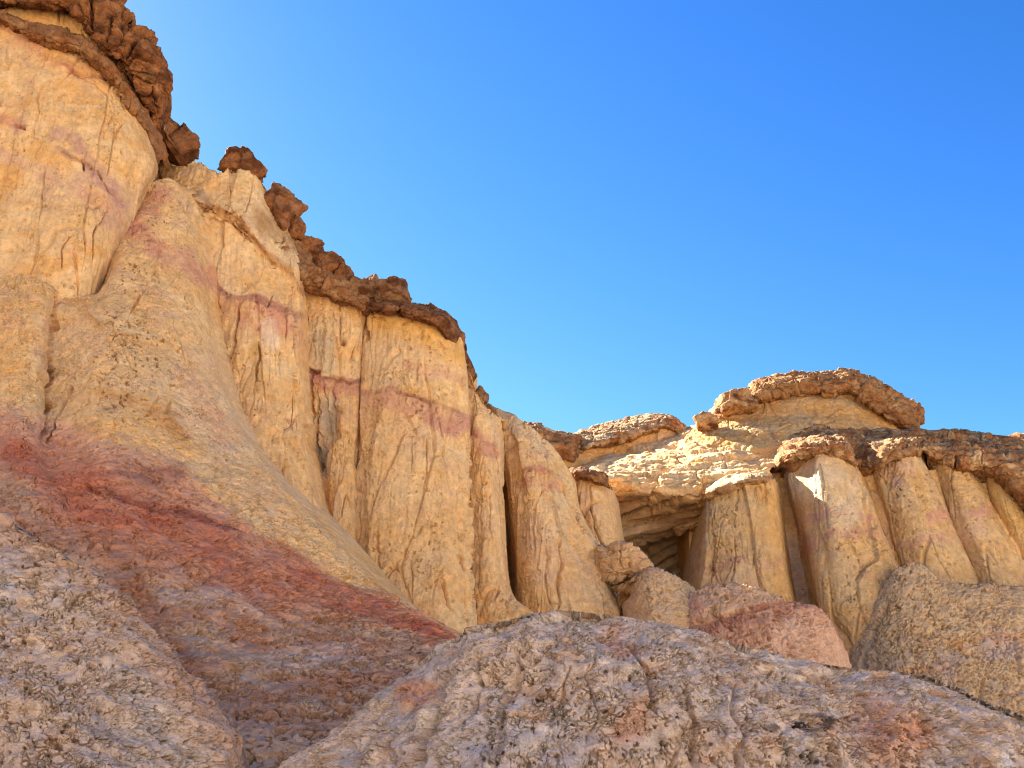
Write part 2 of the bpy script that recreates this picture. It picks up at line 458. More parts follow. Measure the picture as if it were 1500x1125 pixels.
def band(G, c, poly, up, down, colr, strength=1.0, amp=9.0, seed=0, patchy=0.5, s=.9):
    """a stratum along a polyline y(x): sharp above, fading over 'down' pixels below"""
    wx, wy = warp(G, amp, s, 90 + seed)
    d = wy - yline(wx, poly)
    d = d + .45 * down * np.clip(d / max(down, 1), 0, 1) * (perlin(G['x'] * 2.4, G['y'] * 2.4, G['z'] * .12, 97) + .6 * perlin(G['x'] * 6, G['y'] * 6, G['z'] * .3, 98))
    xs = [p[0] for p in poly]
    ends = sstep(xs[0] - 14, xs[0] + 6, wx) * (1 - sstep(xs[-1] - 6, xs[-1] + 14, wx))
    m = sstep(-up, 0, d) * (1 - sstep(down * .45, down, d)) * ends
    p = 1 - patchy + patchy * sstep(-.35, .35, fbm(G['x'] * .7, G['y'] * .7, G['z'] * .7, 3, 95 + seed))
    p = p * (.76 + .24 * sstep(-.3, .25, fbm(G['x'] * 1.6, G['y'] * 1.6, G['z'] * 3.2, 4, 99 + seed, .62)))
    return mix(c, colr, np.clip(m * p * strength, 0, 1))
def blot(G, c, poly, width, colr, strength=1.0, amp=8.0, seed=0, soft=1.0, s=.9, ragged=0):
    wx, wy = warp(G, amp, s, 110 + seed)
    d, t = dist_poly(wx, wy, poly)
    m = 1 - sstep(width * (1 - .7 * soft), width * (1 + .3 * soft), d)
    p = .55 + .45 * sstep(-.4, .3, fbm(G['x'] * 1.1, G['y'] * 1.1, G['z'] * 1.1, 3, 115 + seed))
    if ragged: m = m * sstep(.0, .16, fbm(G['x'] * ragged, G['y'] * ragged, G['z'] * ragged, 4, 118, .65) + .05)
    return mix(c, colr, np.clip(m * p * strength, 0, 1))
def crust_paint(base=BROWN, dark=DBROWN, light=(0.46, 0.235, 0.095), lt=0.6, extra=None):
    def f(G):
        x, y, z = G['x'], G['y'], G['z']
        c = mix(base, dark, sstep(-.2, .5, fbm(x * 1.1, y * 1.1, z * 1.6, 4, 121)))
        c = mix(c, light, sstep(.0, .6, fbm(x * .8, y * .8, z * 1.8, 4, 122)) * lt)
        if extra: c = extra(G, c)
        return c
    return f

# ================================================================== the ground
def build_ground():
    ax = np.concatenate([-np.geomspace(4000, 160, 14), np.linspace(-150, 150, 120), np.geomspace(160, 4000, 14)])
    ay = np.concatenate([-np.geomspace(4000, 130, 14), np.linspace(-120, 160, 110), np.geomspace(170, 4000, 14)])
    X, Y = np.meshgrid(ax, ay)
    # unseen far side of the ravine, added to bounce sunlight; rises behind the camera and on its right
    back = sstep(14, 60, -Y + .25 * np.maximum(X, 0)) * 30
    n = fbm(X * .03, Y * .03, X * 0, 4, 201) * 4 * sstep(8, 40, np.hypot(X, Y))
    n2 = ridge(X * .09, Y * .05, X * 0, 3, 202) * 1.6 * sstep(10, 45, -Y)
    Z = -0.1 + back + n * .6 + n2 + .05 * fbm(X * .5, Y * .5, X * 0, 2, 203)
    Z = np.where(Y > 8, np.minimum(Z, 0.2), Z)
    pos = np.stack([X, Y, Z], -1)
    H, W = X.shape
    idx = np.arange(H * W).reshape(H, W)
    q = np.stack([idx[:-1, :-1], idx[:-1, 1:], idx[1:, 1:], idx[1:, :-1]], -1).reshape(-1, 4)
    c = mix((0.52, 0.44, 0.35), (0.54, 0.42, 0.31), sstep(-.4, .4, fbm(X * .06, Y * .06, Z * .2, 4, 204)))
    o = build('ground', [(pos.reshape(-1, 3), q, c.reshape(-1, 3))], M_GROUND)
    tag(o, 'pale sandy ground of the ravine beneath the clay mounds', 'ground', kind='structure')
build_ground()

# ================================================================== foreground mounds
def clay_paint(kind):
    def f(G):
        x, y, z = G['x'], G['y'], G['z']
        c = mix(MAUVE, CLAYT, sstep(-.35, .35, fbm(x * .45, y * .45, z * .45, 4, 131)))
        c = mix(c, GREY, sstep(-.05, .45, fbm(x * .8, y * .8, z * .8, 4, 132)) * .6)
        c = mix(c, (0.52, 0.30, 0.15), sstep(.22, .6, fbm(x * 1.6, y * 1.6, z * 1.6, 4, 133)) * .55)
        c = c * (1 + .16 * fbm(x * 5, y * 5, z * 5, 3, 134))[..., None]
        f1, f2, r = worley(x * 5, y * 5, z * 5, 7)
        c = c * (0.9 + .22 * r)[..., None]
        if kind == 'front':
            for p, wd in (([(905, 935), (915, 945)], 26), ([(930, 1050), (925, 1060)], 28), ([(1280, 1060), (1330, 1085)], 45), ([(600, 1015), (615, 1020)], 26)):
                c = blot(G, c, p, wd, (0.56, 0.24, 0.12), .6, 14, seed=int(p[0][0]))
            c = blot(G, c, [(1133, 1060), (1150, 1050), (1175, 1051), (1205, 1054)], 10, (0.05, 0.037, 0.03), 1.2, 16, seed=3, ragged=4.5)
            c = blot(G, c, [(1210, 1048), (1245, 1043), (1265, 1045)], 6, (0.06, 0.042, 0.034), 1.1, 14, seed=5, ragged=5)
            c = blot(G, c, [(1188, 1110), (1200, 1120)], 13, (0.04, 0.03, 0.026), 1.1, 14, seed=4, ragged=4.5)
            c = blot(G, c, [(1455, 1085), (1460, 1120)], 12, (0.75, 0.72, 0.7), .6, 14, seed=6)
        if kind == 'left':
            dd, tt = dist_poly(G['px'] + 26 * fbm(x * .5, y * .5, z * .5, 4, 141), G['py'], [(0,752),(60,790),(130,832),(182,872),(222,922),(270,982),(312,1042),(340,1090),(352,1130)])
            c = mix(c, (0.46, 0.27, 0.175), (1 - sstep(0, 75, dd)) * .75)
            c = mix(c, (0.60, 0.43, 0.29), .45 * sstep(-.3, .4, fbm(x * .5, y * .5, z * .5, 3, 140)))
        return c
    return f
rills = [([(652, 990), (650, 1010), (640, 1050), (628, 1080), (622, 1130)], 8, 12, .30), ([(760, 955), (757, 985), (745, 1030), (738, 1070), (735, 1120)], 7, 9, .22),
         ([(935, 930), (938, 965), (950, 1000), (945, 1035), (952, 1050)], 6, 8, .24), ([(1005, 1005), (1013, 1050), (1015, 1080), (1026, 1130)], 8, 11, .28),
         ([(1185, 1108), (1200, 1122)], 9, 9, .28),
         ([(570, 1020), (600, 1015)], 5, 5, .2), ([(585, 1060), (590, 1100)], 4, 5, .15), ([(845, 985), (820, 1020), (800, 1060)], 6, 7, .15), ([(1330, 1060), (1390, 1085), (1450, 1125)], 5, 6, .14)]
rills = [(p, a * .6, b * .7, d) for p, a, b, d in rills]
rills += [([(700, 960), (706, 990), (700, 1020), (690, 1045)], 3, 4, .15), ([(690, 1045), (665, 1065), (640, 1090)], 3, 4, .15), ([(880, 960), (868, 1000), (872, 1040), (860, 1090)], 3, 4, .14), ([(1080, 985), (1072, 1030), (1090, 1080), (1086, 1130)], 3, 5, .18), ([(1013, 1050), (990, 1085), (985, 1130)], 3, 4, .15), ([(1240, 1000), (1275, 1035), (1300, 1090)], 3, 4, .14)]
fg = patch([
    [(395,1160,16.77),(470,1084,17.11),(520,1034,17.32),(580,986,17.32),(640,945,17.21),(690,918,17.11),(760,903,17.11),(830,893,17.21),(900,901,17.21),(1000,920,17.05),(1100,948,16.94),(1200,971,16.88),(1290,982,16.88),(1370,991,16.83),(1440,1020,16.72),(1530,1056,16.55)],
    [(400,1170,16.17),(476,1108,16.34),(533,1066,16.45),(592,1023,16.45),(652,985,16.28),(702,960,16.23),(766,945,16.23),(832,937,16.28),(900,942,16.28),(1000,956,16.17),(1100,980,16.12),(1200,1000,16.06),(1290,1012,16.06),(1370,1022,16.00),(1440,1045,15.89),(1530,1076,15.79)],
    [(365,1180,15.56),(468,1150,15.62),(548,1120,15.62),(607,1085,15.62),(664,1052,15.46),(710,1032,15.40),(770,1020,15.40),(834,1014,15.40),(900,1016,15.40),(1000,1024,15.35),(1100,1040,15.29),(1200,1054,15.23),(1290,1062,15.23),(1370,1070,15.18),(1440,1086,15.12),(1530,1108,15.07)],
    [(390,1230,14.90),(490,1215,14.90),(566,1190,14.90),(622,1165,14.85),(675,1140,14.74),(720,1130,14.68),(776,1124,14.68),(836,1120,14.68),(900,1120,14.68),(1000,1124,14.63),(1100,1134,14.57),(1200,1140,14.57),(1290,1146,14.52),(1370,1150,14.52),(1440,1158,14.46),(1530,1168,14.46)],
    [(420,1330,14.03),(510,1330,14.03),(580,1330,14.03),(635,1330,14.03),(690,1330,13.91),(730,1330,13.91),(780,1330,13.91),(840,1330,13.91),(900,1330,13.91),(1000,1330,13.86),(1100,1330,13.86),(1200,1330,13.80),(1290,1330,13.80),(1370,1330,13.80),(1440,1330,13.80),(1530,1330,13.80)]],
    step=.95, disp=popcorn(.150, .95, rills, 1.25), dirz=.14, paint=clay_paint('front'), top=(0, 5, -3.5), right=(3, .5, -.6), left=(-.3, 1, -1.5))
tag(build('clay_mound', [fg], M_CLAY), 'broad grey and beige clay mound with crumbly cracked crust at the bottom of the scene', 'clay mound', 'clay mounds below the cliffs', 'structure')

lm = patch([
    [(-160,690,18.50),(-60,722,18.20),(0,752,17.96),(60,790,17.72),(130,832,17.54),(182,872,17.42),(222,922,17.30),(270,982,17.12),(312,1042,16.94),(340,1090,16.76),(352,1130,16.64),(370,1180,16.40)],
    [(-170,760,17.60),(-70,790,17.36),(-10,815,17.18),(45,845,17.00),(110,882,16.82),(160,918,16.70),(200,960,16.58),(245,1012,16.46),(285,1065,16.34),(315,1110,16.22),(330,1150,16.16),(350,1200,16.04)],
    [(-180,870,16.52),(-80,890,16.34),(-20,905,16.16),(25,925,16.04),(80,955,15.92),(125,985,15.80),(160,1015,15.74),(205,1058,15.68),(245,1105,15.62),(275,1145,15.56),(295,1190,15.50),(320,1250,15.44)],
    [(-190,1010,15.32),(-90,1020,15.14),(-30,1030,15.02),(5,1040,14.90),(55,1058,14.84),(95,1078,14.78),(130,1100,14.72),(170,1135,14.72),(205,1175,14.72),(235,1210,14.72),(255,1245,14.72),(290,1300,14.72)],
    [(-200,1180,14.12),(-100,1180,14.00),(-40,1180,13.88),(0,1185,13.82),(40,1190,13.76),(75,1200,13.76),(105,1215,13.76),(140,1240,13.82),(170,1270,13.88),(200,1300,13.94),(220,1330,14.00),(255,1370,14.00)]],
    step=.95, disp=popcorn(.160, .95, (), 1.25), dirz=.14, paint=clay_paint('left'), top=(.8, 3, -3.2), left=(-6, 1, 1.5), right=(1, 1, -1))
tag(build('clay_mound', [lm], M_CLAY), 'pale beige popcorn clay slope descending from the left side in front of the red slope', 'clay mound', 'clay mounds below the cliffs', 'structure')

# ================================================================== left cliff: spur and red talus slope
def spur_paint(G):
    x, y, z, px, py = G['x'], G['y'], G['z'], G['px'], G['py']
    c = tan_base(G, .4, .5, .1, 3)
    c = blot(G, c, [(290,560),(330,640),(400,740)], 60, (0.60,0.46,0.32), .35, 12, 21)
    c = blot(G, c, [(100,490),(180,540),(260,560)], 55, (0.62,0.47,0.28), .3, 12, 22)
    for p, wd, st in (([(245,282),(215,310),(190,330)], 15, .8), ([(192,332),(230,365),(280,392),(312,412)], 17, .7), ([(160,300),(190,330)], 22, .6), ([(262,370),(285,372)], 7, .5), ([(70,470),(74,480)],9,.6),
                      ([(265,550),(300,590),(330,640)], 20, .35)):
        c = blot(G, c, p, wd, PINK, st, 9, int(wd))
    for p, wd, st in (([(150,575),(200,588),(240,610),(265,640)], 13, .7), ([(105,440),(160,490),(215,505)], 8, .4), ([(115,640),(130,630)], 14, .4), ([(310,690),(325,705)], 10, .4)):
        c = blot(G, c, p, wd, (0.50,0.24,0.07), st, 9, int(wd) + 3)
    # pink to red to mauve downhill
    top = [(-200,560),(0,585),(60,600),(120,620),(200,648),(260,675),(320,715),(362,760),(372,782),(410,796),(470,826),(520,852),(570,880),(640,915),(700,940)]
    wx, wy = warp(G, 26, .35, 141)
    wy = G['py'] + .45 * (wy - G['py']) + 7 * fbm(x * 1.6, y * 1.6, z * 1.6, 4, 145)
    d = wy - yline(wx, top)
    c = mix(c, SALMON, sstep(-6, 24, d) * .85)
    right = sstep(330, 400, wx)
    redm = sstep(14, 75, d) * (1 - right) + sstep(-14, 14, d) * right
    red_end = np.interp(wx, [-100, 0, 60, 150, 250, 370, 450, 560, 660], [80, 100, 140, 180, 180, 120, 78, 44, 22]) * np.where(right > .5, 1, 1)
    redm = redm * (1 - sstep(red_end * .75, red_end * 1.25, d))
    redc = mix(RED, (0.50, 0.205, 0.115), sstep(-.3, .4, fbm(x * .6, y * .6, z * .6, 4, 143)))
    c = mix(c, redc, redm * (.72 + .28 * sstep(-.4, .2, fbm(x * .5, y * .5, z * .5, 4, 142))))
    low = sstep(red_end * .6, red_end * 1.5, d)
    lowc = mix((0.46, 0.235, 0.13), (0.50, 0.33, 0.215), sstep(-.3, .4, fbm(x * .5, y * .5, z * .5, 4, 144)))
    lowc = mix(lowc, (0.55, 0.395, 0.28), sstep(90, 230, d - red_end + 25 * fbm(x * .6, y * .6, z * .6, 3, 146)) * .85)
    c = mix(c, lowc, low)
    c = blot(G, c, [(125,715),(160,725),(210,740),(250,742),(300,765),(350,775)], 7, MAROON, .9, 9, 31)
    c = blot(G, c, [(180,690),(230,700),(260,690)], 18, MAROON, .6, 9, 32)
    c = blot(G, c, [(235,870),(280,880),(370,880)], 22, (0.55,0.42,0.33), .5, 14, 33)
    c = blot(G, c, [(400,965),(470,955),(520,955)], 16, (0.55,0.42,0.36), .6, 14, 34)
    c = blot(G, c, [(155,800),(200,860),(240,930),(290,1010)], 22, (0.40,0.17,0.09), .6, 14, 35)
    return c
def spur_disp(G):
    a = rough_cliff(.9, .14, 1.7, fine=1.4, facet=.8, lines=[
        ([(86,432),(80,470),(76,520),(72,580),(62,650)], 4, 3, .8), ([(160,360),(150,395),(136,425)], 3, 3, .4), ([(108,560),(90,600),(70,650)], 3, 2, .35),
        ([(240,360),(215,420),(195,450)], 2, 2, .12), ([(205,430),(190,460)], 2, 2, .2), ([(125,372),(112,425)], 3, 2, .2),
        ([(125,716),(140,720),(155,726)], 4, 3, .5), ([(175,730),(210,742),(245,745)], 3, 3, .4), ([(340,768),(375,782)], 4, 3, .5), ([(250,590),(240,605)], 3, 3, .3),
        ([(268,268),(290,320),(305,380)], 4, 3, .25)])(G)
    b = popcorn(.34, .75, [([(250,880),(240,905)], 4, 4, .3), ([(160,800),(215,880),(260,960),(320,1050),(350,1110)], 6, 6, .12)])(G)
    t = sstep(620, 820, G['py'] + 40 * perlin(G['x'] * .2, G['y'] * .2, G['z'] * .2, 77))
    t = .28 + .72 * t
    return a * (1 - .8 * t) + b * t
spur = patch([
    [(-140,385,35.2),(0,396,34.8),(35,400,34.8),(66,414,34.9),(90,430,35.6),(140,432,36.6),(172,340,38.8),(205,285,40),(240,262,40.6),(270,275,41.2),(304,318,42)],
    [(-140,430,34.2),(0,435,33.9),(35,438,33.9),(66,444,34.1),(90,452,35),(142,450,35.2),(182,380,37.4),(222,322,39),(254,312,39.6),(285,340,40.2),(310,390,41.6)],
    [(-140,480,33.4),(0,485,33.1),(35,487,33.1),(62,490,33.4),(84,492,34.6),(142,485,34.2),(192,430,36.3),(238,390,37.9),(272,385,38.7),(300,420,39.5),(312,455,41)],
    [(-140,560,31.8),(0,565,31.5),(30,567,31.5),(55,570,31.9),(80,572,33),(143,568,32.5),(205,535,34.1),(255,510,35.7),(292,510,36.9),(316,530,38),(328,565,39.6)],
    [(-140,650,29.4),(0,655,29.2),(28,656,29.2),(50,658,29.5),(75,662,30.4),(150,655,30.4),(222,645,31.9),(288,630,33.8),(328,622,35.4),(355,635,36.6),(370,660,38.4)],
    [(-140,740,26.8),(0,745,26.6),(40,746,26.6),(65,748,26.9),(95,750,27.5),(175,750,28),(262,745,29.8),(345,730,32),(395,718,34),(425,725,35.6),(442,742,37.6)],
    [(-140,800,25),(0,805,24.9),(45,805,24.9),(80,805,25.1),(120,806,25.6),(205,805,26.6),(300,805,28.3),(385,790,30.8),(445,782,33),(478,790,34.6),(505,815,36.8)],
    [(-140,850,23.6),(0,855,23.5),(50,855,23.5),(95,855,23.6),(145,856,24),(230,856,25.1),(335,855,26.8),(420,838,29.6),(485,832,32),(525,842,33.6),(550,862,35.4)],
    [(-140,935,21.2),(0,938,21.2),(60,938,21.2),(115,938,21.3),(175,940,21.6),(265,944,22.5),(365,940,24.2),(460,920,26.6),(540,898,29),(590,890,30.8),(618,902,32.8)],
    [(-140,1040,18.8),(0,1045,18.9),(80,1045,19),(140,1045,19.1),(210,1045,19.2),(310,1035,19.9),(410,1015,21.2),(505,980,23.2),(585,945,26),(632,925,28.6),(665,925,31)],
    [(-140,1130,17),(0,1130,17.4),(100,1130,17.5),(170,1130,17.6),(250,1130,17.7),(340,1110,18),(430,1085,18.7),(520,1040,20.4),(600,990,23),(655,955,26.5),(690,945,29.5)],
    [(-140,1230,15.5),(0,1230,16),(110,1230,16.2),(190,1230,16.4),(280,1220,16.6),(365,1190,17),(450,1150,17.6),(535,1100,19),(615,1040,21.5),(675,995,25),(720,975,28.5)]],
    step=1.1, disp=spur_disp, dirz=.14, paint=spur_paint, left=(-9, -5, 2), right=(1.5, 5, -.5), top=(0, 4, 1.0))
tag(build('talus_spur', [spur], M_CLIFF, origin=tuple(at(330, 1130, 18))), 'flared tan spur of the left cliff running down into a dark red clay slope', 'rock spur', None, 'structure')

# ================================================================== left cliff: the tall wall with its brown cap
G_CLIFF = 'rock faces of the left cliff'
def wall_paint(G):
    c = tan_base(G, .35, .8, .15, 11)
    c = blot(G, c, [(40,20),(95,40),(150,75),(190,110)], 26, (0.66,0.36,0.11), .7, 9, 41)
    c = blot(G, c, [(70,90),(120,105),(165,115)], 12, (0.62,0.31,0.13), .7, 7, 42)
    c = band(G, c, [(-140,20),(0,40),(75,72),(135,92),(185,150),(215,205),(228,245)], 10, 34, (0.58,0.29,0.09), .55, 8, 16, .5)
    c = blot(G, c, [(90,98),(120,108),(160,115)], 3.5, (0.42,0.17,0.10), .8, 5, 43)
    c = blot(G, c, [(10,35),(40,62),(60,70)], 10, PINK, .6, 7, 44)
    c = blot(G, c, [(-60,150),(5,172),(28,188)], 12, PINK, .6, 7, 45)
    c = blot(G, c, [(20,185),(36,190)], 3.5, MAROON, .6, 4, 46)
    c = blot(G, c, [(80,192),(108,203),(128,228),(142,250),(160,270),(178,300)], 13, (0.46,0.23,0.18), .75, 8, 47)
    c = blot(G, c, [(82,215),(112,232),(135,247),(150,270),(165,285),(180,300)], 5, (0.30,0.14,0.12), .6, 6, 48)
    c = blot(G, c, [(-60,215),(0,228),(60,248),(90,258)], 10, SALMON, .5, 8, 49)
    c = blot(G, c, [(120,270),(150,300),(175,330)], 24, (0.52,0.29,0.2), .6, 8, 50)
    c = blot(G, c, [(30,300),(45,320)], 22, PALE, .7, 8, 51)
    c = blot(G, c, [(232,235),(220,262),(205,290)], 7, (0.42,0.22,0.08), .6, 6, 52)
    return c
wall_lines = [([(60,128),(55,150),(50,175)], 1.6, 2, .12), ([(180,178),(168,205)], 1.5, 2, .15), ([(165,165),(150,205)], 1.5, 1.5, .1), ([(100,100),(130,110),(165,118)], 3, 3, .3),
              ([(82,217),(112,232),(140,250),(160,280),(182,302)], 1.3, 1.6, .3), ([(100,345),(92,365),(88,395)], 1.2, 1.4, .2), ([(160,300),(140,345),(133,390)], 1.2, 1.4, .25), ([(118,230),(122,250)], 1.6, 1.6, .3),
              ([(22,186),(36,191)], 3, 3, .3)]
wall_main = patch([
    [(-140,-60,37),(-60,-40,37),(0,-10,37),(60,0,37.1),(120,20,37.4),(165,58,37.9),(205,118,39.3),(224,168,41),(232,190,45)],
    [(-140,20,36.8),(-60,40,36.8),(0,60,36.8),(60,72,36.9),(118,88,37.1),(162,118,37.6),(205,165,38.9),(225,205,40.4),(232,220,45)],
    [(-140,110,36.4),(-60,120,36.4),(0,128,36.4),(60,135,36.4),(118,148,36.7),(165,175,37.2),(205,212,38.2),(226,240,39.6),(234,252,44)],
    [(-140,200,36),(-60,210,36),(0,215,36),(60,225,36),(118,242,36.3),(158,262,36.8),(190,282,38),(208,292,39.4),(218,300,44)],
    [(-140,300,35.7),(-60,310,35.6),(0,320,35.5),(60,332,35.5),(108,346,35.8),(140,358,36.3),(162,368,37.4),(176,375,39),(186,380,43)],
    [(-140,400,35.2),(-60,405,35.1),(0,412,35.1),(50,425,35.2),(95,438,35.5),(122,446,36),(140,452,37.2),(150,458,39),(160,462,42)],
    [(-140,520,35),(-60,520,35),(0,520,35),(50,520,35),(95,520,35),(122,520,35.5),(140,520,37),(150,520,39),(160,520,42)]],
    step=1.15, disp=rough_cliff(.6, .75, .9, wall_lines, fine=1.0, facet=.8), paint=wall_paint, back=26, top=(0, 10, 1), right=(1, 8, 0))
# the same wall going on unseen past the view, heights shaped to cast shade and let sun in
cont = patch([
    [(-29.5,38.5,38),(-33,35,41),(-38,28,40),(-42,18,26),(-45,5,16),(-46,-12,13),(-48,-35,12),(-52,-60,11)],
    [(-28,37.5,28),(-31,34,30),(-36,27,30),(-39.5,17.5,21),(-42.5,5,13),(-43.5,-12,10),(-45,-35,9),(-49,-60,8)],
    [(-26.5,35.5,20),(-29.5,32,20),(-33.5,26,20),(-36.5,17,15),(-39.5,5,9),(-40,-12,7),(-41.5,-35,6),(-45,-60,5)],
    [(-22.5,29.5,12),(-25,27,12),(-28.5,22,11),(-31,15,8),(-33,4,5),(-34,-12,4),(-35,-35,3),(-38,-60,2)],
    [(-16,20,2),(-18,19,2),(-21,15,1),(-24,10,0),(-26,2,-1),(-27,-12,-1),(-28,-35,-1),(-30,-60,-1)]],
    step=14, disp=rough_cliff(1.5, 2, 0, (), fine=0, bulge=3, facet=0), paint=lambda G: tan_base(G, .4, .6, .2, 11), top=(-25, 14, 2), left=(0, 8, 0), right=(-6, 0, 0), world=True)
t = thing('rock_buttress', 'tallest golden rock face with a thick brown cap and purple streak', 'cliff', at(60, 470, 37), G_CLIFF)
build('wall', [wall_main, cont], M_CLIFF, t)
cap_lines = [([(135,-5),(133,30),(137,50)], 2.5, 3, .7), ([(205,58),(190,75),(185,88)], 3, 3, .8), ([(172,15),(160,35),(158,60)], 3, 3, .5)]
cap1 = patch([
    [(-140,-90,36.8),(0,-60,36.6),(60,-50,36.6),(110,-40,36.6),(172,-6,36.9),(188,18,37),(206,42,37.2),(226,56,37.4),(243,88,37.8),(250,108,38.4),(246,132,39),(238,160,39.6),(234,180,40)],
    [(-140,-60,35.9),(0,-30,35.8),(60,-22,35.8),(110,-15,35.8),(155,18,36.2),(172,42,36.3),(190,65,36.5),(208,84,36.8),(224,108,37.4),(232,124,38),(234,142,38.8),(232,162,39.4),(229,182,40)],
    [(-140,-30,35.8),(0,0,35.8),(60,4,35.8),(105,10,35.9),(138,50,36.2),(155,68,36.4),(172,84,36.6),(190,100,36.9),(203,122,37.5),(212,138,38.1),(219,152,38.8),(223,168,39.5),(225,184,40)],
    [(-140,-18,37.2),(0,8,37.2),(60,12,37.2),(105,18,37.3),(138,60,37.5),(155,78,37.6),(172,92,37.8),(188,108,38),(200,130,38.4),(209,146,38.9),(216,160,39.5),(221,174,40.1),(224,190,40.8)]],
    step=1.1, disp=rough_crust(1.0, 1.0, cap_lines), paint=crust_paint(lt=.25), top=(-3, 8, 1.5), bottom=(0, 2.5, .2), right=(.2, 4, 0))
build('cap_rock', [cap1], M_CRUST, t)
led1 = patch([
    [(-140,-12,36.7),(-40,0,36.7),(0,14,36.6),(40,30,36.6),(75,38,36.6),(105,46,36.7),(138,62,36.9),(165,88,37.2),(188,118,37.8),(205,146,38.5),(220,176,39.3),(230,205,40),(236,232,41)],
    [(-140,0,36.1),(-40,12,36.1),(0,24,36.1),(38,42,36.1),(72,52,36.1),(102,60,36.2),(135,75,36.4),(162,100,36.7),(185,130,37.3),(201,158,38),(215,186,38.9),(226,212,39.7),(233,236,40.8)],
    [(-140,10,36.4),(-40,20,36.4),(0,32,36.4),(36,52,36.4),(70,62,36.4),(100,70,36.5),(132,85,36.7),(158,112,37),(180,142,37.6),(195,170,38.3),(209,198,39.2),(221,220,39.9),(230,240,41)],
    [(-140,14,37.4),(-40,24,37.4),(0,36,37.4),(36,57,37.4),(70,67,37.4),(100,75,37.5),(130,90,37.6),(155,118,37.9),(177,148,38.4),(192,176,39),(206,204,39.9),(218,225,40.5),(228,244,41.4)]],
    step=1.15, disp=rough_crust(.55, 1.4), paint=crust_paint((0.30,0.14,0.055), BROWN, (0.46,0.25,0.1), .5), top=(0, 1.5, .1), bottom=(0, 1.5, 0))
build('ledge', [led1], M_CRUST, t)

# ---- second face: saddle, ledge and pink band
def face2_paint(G):
    c = tan_base(G, .5, .5, .2, 14)
    c = band(G, c, [(262,283),(285,295),(302,300),(322,300),(342,312),(362,330),(372,345),(392,372),(430,396),(446,428)], 7, 14, (0.40,0.19,0.07), .9, 6, 1, .4)
    c = blot(G, c, [(292,284),(300,292),(308,304)], 7, (0.36,0.25,0.16), .8, 5, 54)
    c = blot(G, c, [(380,315),(400,340),(430,360)], 16, (0.36,0.18,0.07), .7, 7, 55)
    c = blot(G, c, [(325,258),(360,272),(380,290)], 14, PALE, .5, 5, 56)
    c = band(G, c, [(296,392),(312,406),(332,430),(352,432),(372,430),(400,440),(440,457)], 4, 62, PINK, .85, 7, 2, .6)
    c = band(G, c, [(300,398),(312,408),(332,432),(352,434),(372,432),(400,442),(440,460)], 5, 14, (0.30,0.12,0.085), .75, 6, 3, .4)
    c = blot(G, c, [(372,480),(378,520),(378,560)], 7, (0.56,0.32,0.10), .8, 5, 57)
    c = blot(G, c, [(395,480),(400,500)], 16, (0.70,0.58,0.44), .6, 5, 58)
    return c
f2_lines = [([(320,448),(312,470),(309,500),(313,525),(322,560)], 3.5, 3, .9), ([(350,440),(347,480),(340,510),(334,535)], 2.5, 2.5, .45), ([(378,495),(381,520),(375,560)], 2.5, 2, .35),
            ([(437,425),(434,470),(434,510),(438,555),(445,610),(456,660)], 3.5, 3, .9), ([(420,440),(418,500)], 2, 2, .15), ([(300,325),(308,350),(300,380)], 3, 3, .2), ([(300,318),(340,326),(368,358)], 1.8, 1.8, .25)]
face2 = patch([
    [(228,228,45),(262,240,43.5),(292,238,42.8),(310,251,42.4),(326,252,42.3),(336,243,42.4),(358,250,42.6),(380,262,43),(390,284,44.2),(420,335,45),(446,390,46.5)],
    [(232,250,44),(265,268,42.7),(292,272,42.3),(315,278,42.2),(334,284,42.1),(352,292,42.1),(368,305,42.2),(385,325,42.5),(405,348,43.1),(432,372,43.9),(448,405,46)],
    [(240,275,43.3),(266,284,42.2),(292,296,41.8),(315,302,41.7),(338,311,41.6),(355,322,41.6),(370,341,41.7),(388,366,42),(410,384,42.6),(434,400,43.4),(448,425,45.8)],
    [(245,288,43.6),(268,297,42.6),(294,310,42.3),(316,317,42.2),(340,326,42.1),(357,338,42.1),(373,356,42.2),(390,380,42.4),(412,398,42.8),(435,414,43.4),(448,438,45.6)],
    [(262,350,43),(278,360,42.6),(298,375,42.3),(318,390,42.2),(345,400,42.1),(362,402,42.1),(378,406,42.2),(395,416,42.4),(415,428,42.7),(434,438,43.4),(447,455,45.5)],
    [(280,410,43),(292,420,42.5),(308,430,42.1),(325,440,41.7),(346,446,41.5),(363,446,41.5),(379,448,41.6),(397,456,41.8),(416,464,42.2),(434,472,43.1),(446,485,45.3)],
    [(280,490,42.7),(295,500,42.3),(311,510,42),(328,514,41.5),(348,518,41.3),(365,518,41.3),(382,520,41.4),(400,525,41.6),(418,532,42),(435,540,42.9),(446,550,45)],
    [(300,600,42.2),(315,605,41.6),(330,612,41.1),(346,616,40.7),(362,622,40.5),(378,626,40.5),(395,630,40.6),(410,636,40.8),(426,644,41.3),(443,652,42.3),(455,660,44.5)],
    [(340,720,41),(355,725,40.6),(372,728,40.1),(388,730,39.8),(402,734,39.7),(416,738,39.7),(430,742,39.8),(444,746,40.1),(456,750,40.7),(470,756,41.8),(480,762,44)],
    [(400,830,40.2),(415,835,39.8),(430,840,39.5),(445,842,39.3),(458,845,39.3),(470,848,39.3),(482,850,39.5),(494,852,39.8),(506,855,40.5),(518,858,41.6),(528,860,43.5)]],
    step=1.15, disp=rough_cliff(.9, 1.2, 1, f2_lines), paint=face2_paint, flat=.4, back=26, top=(0, 9, 0), right=(.5, 7, 0), left=(0, 5, 0))
t = thing('rock_buttress', 'fluted tan rock face with pink band, below the mushroom shaped stone', 'cliff', at(400, 800, 41), G_CLIFF)
build('wall', [face2], M_CLIFF, t)
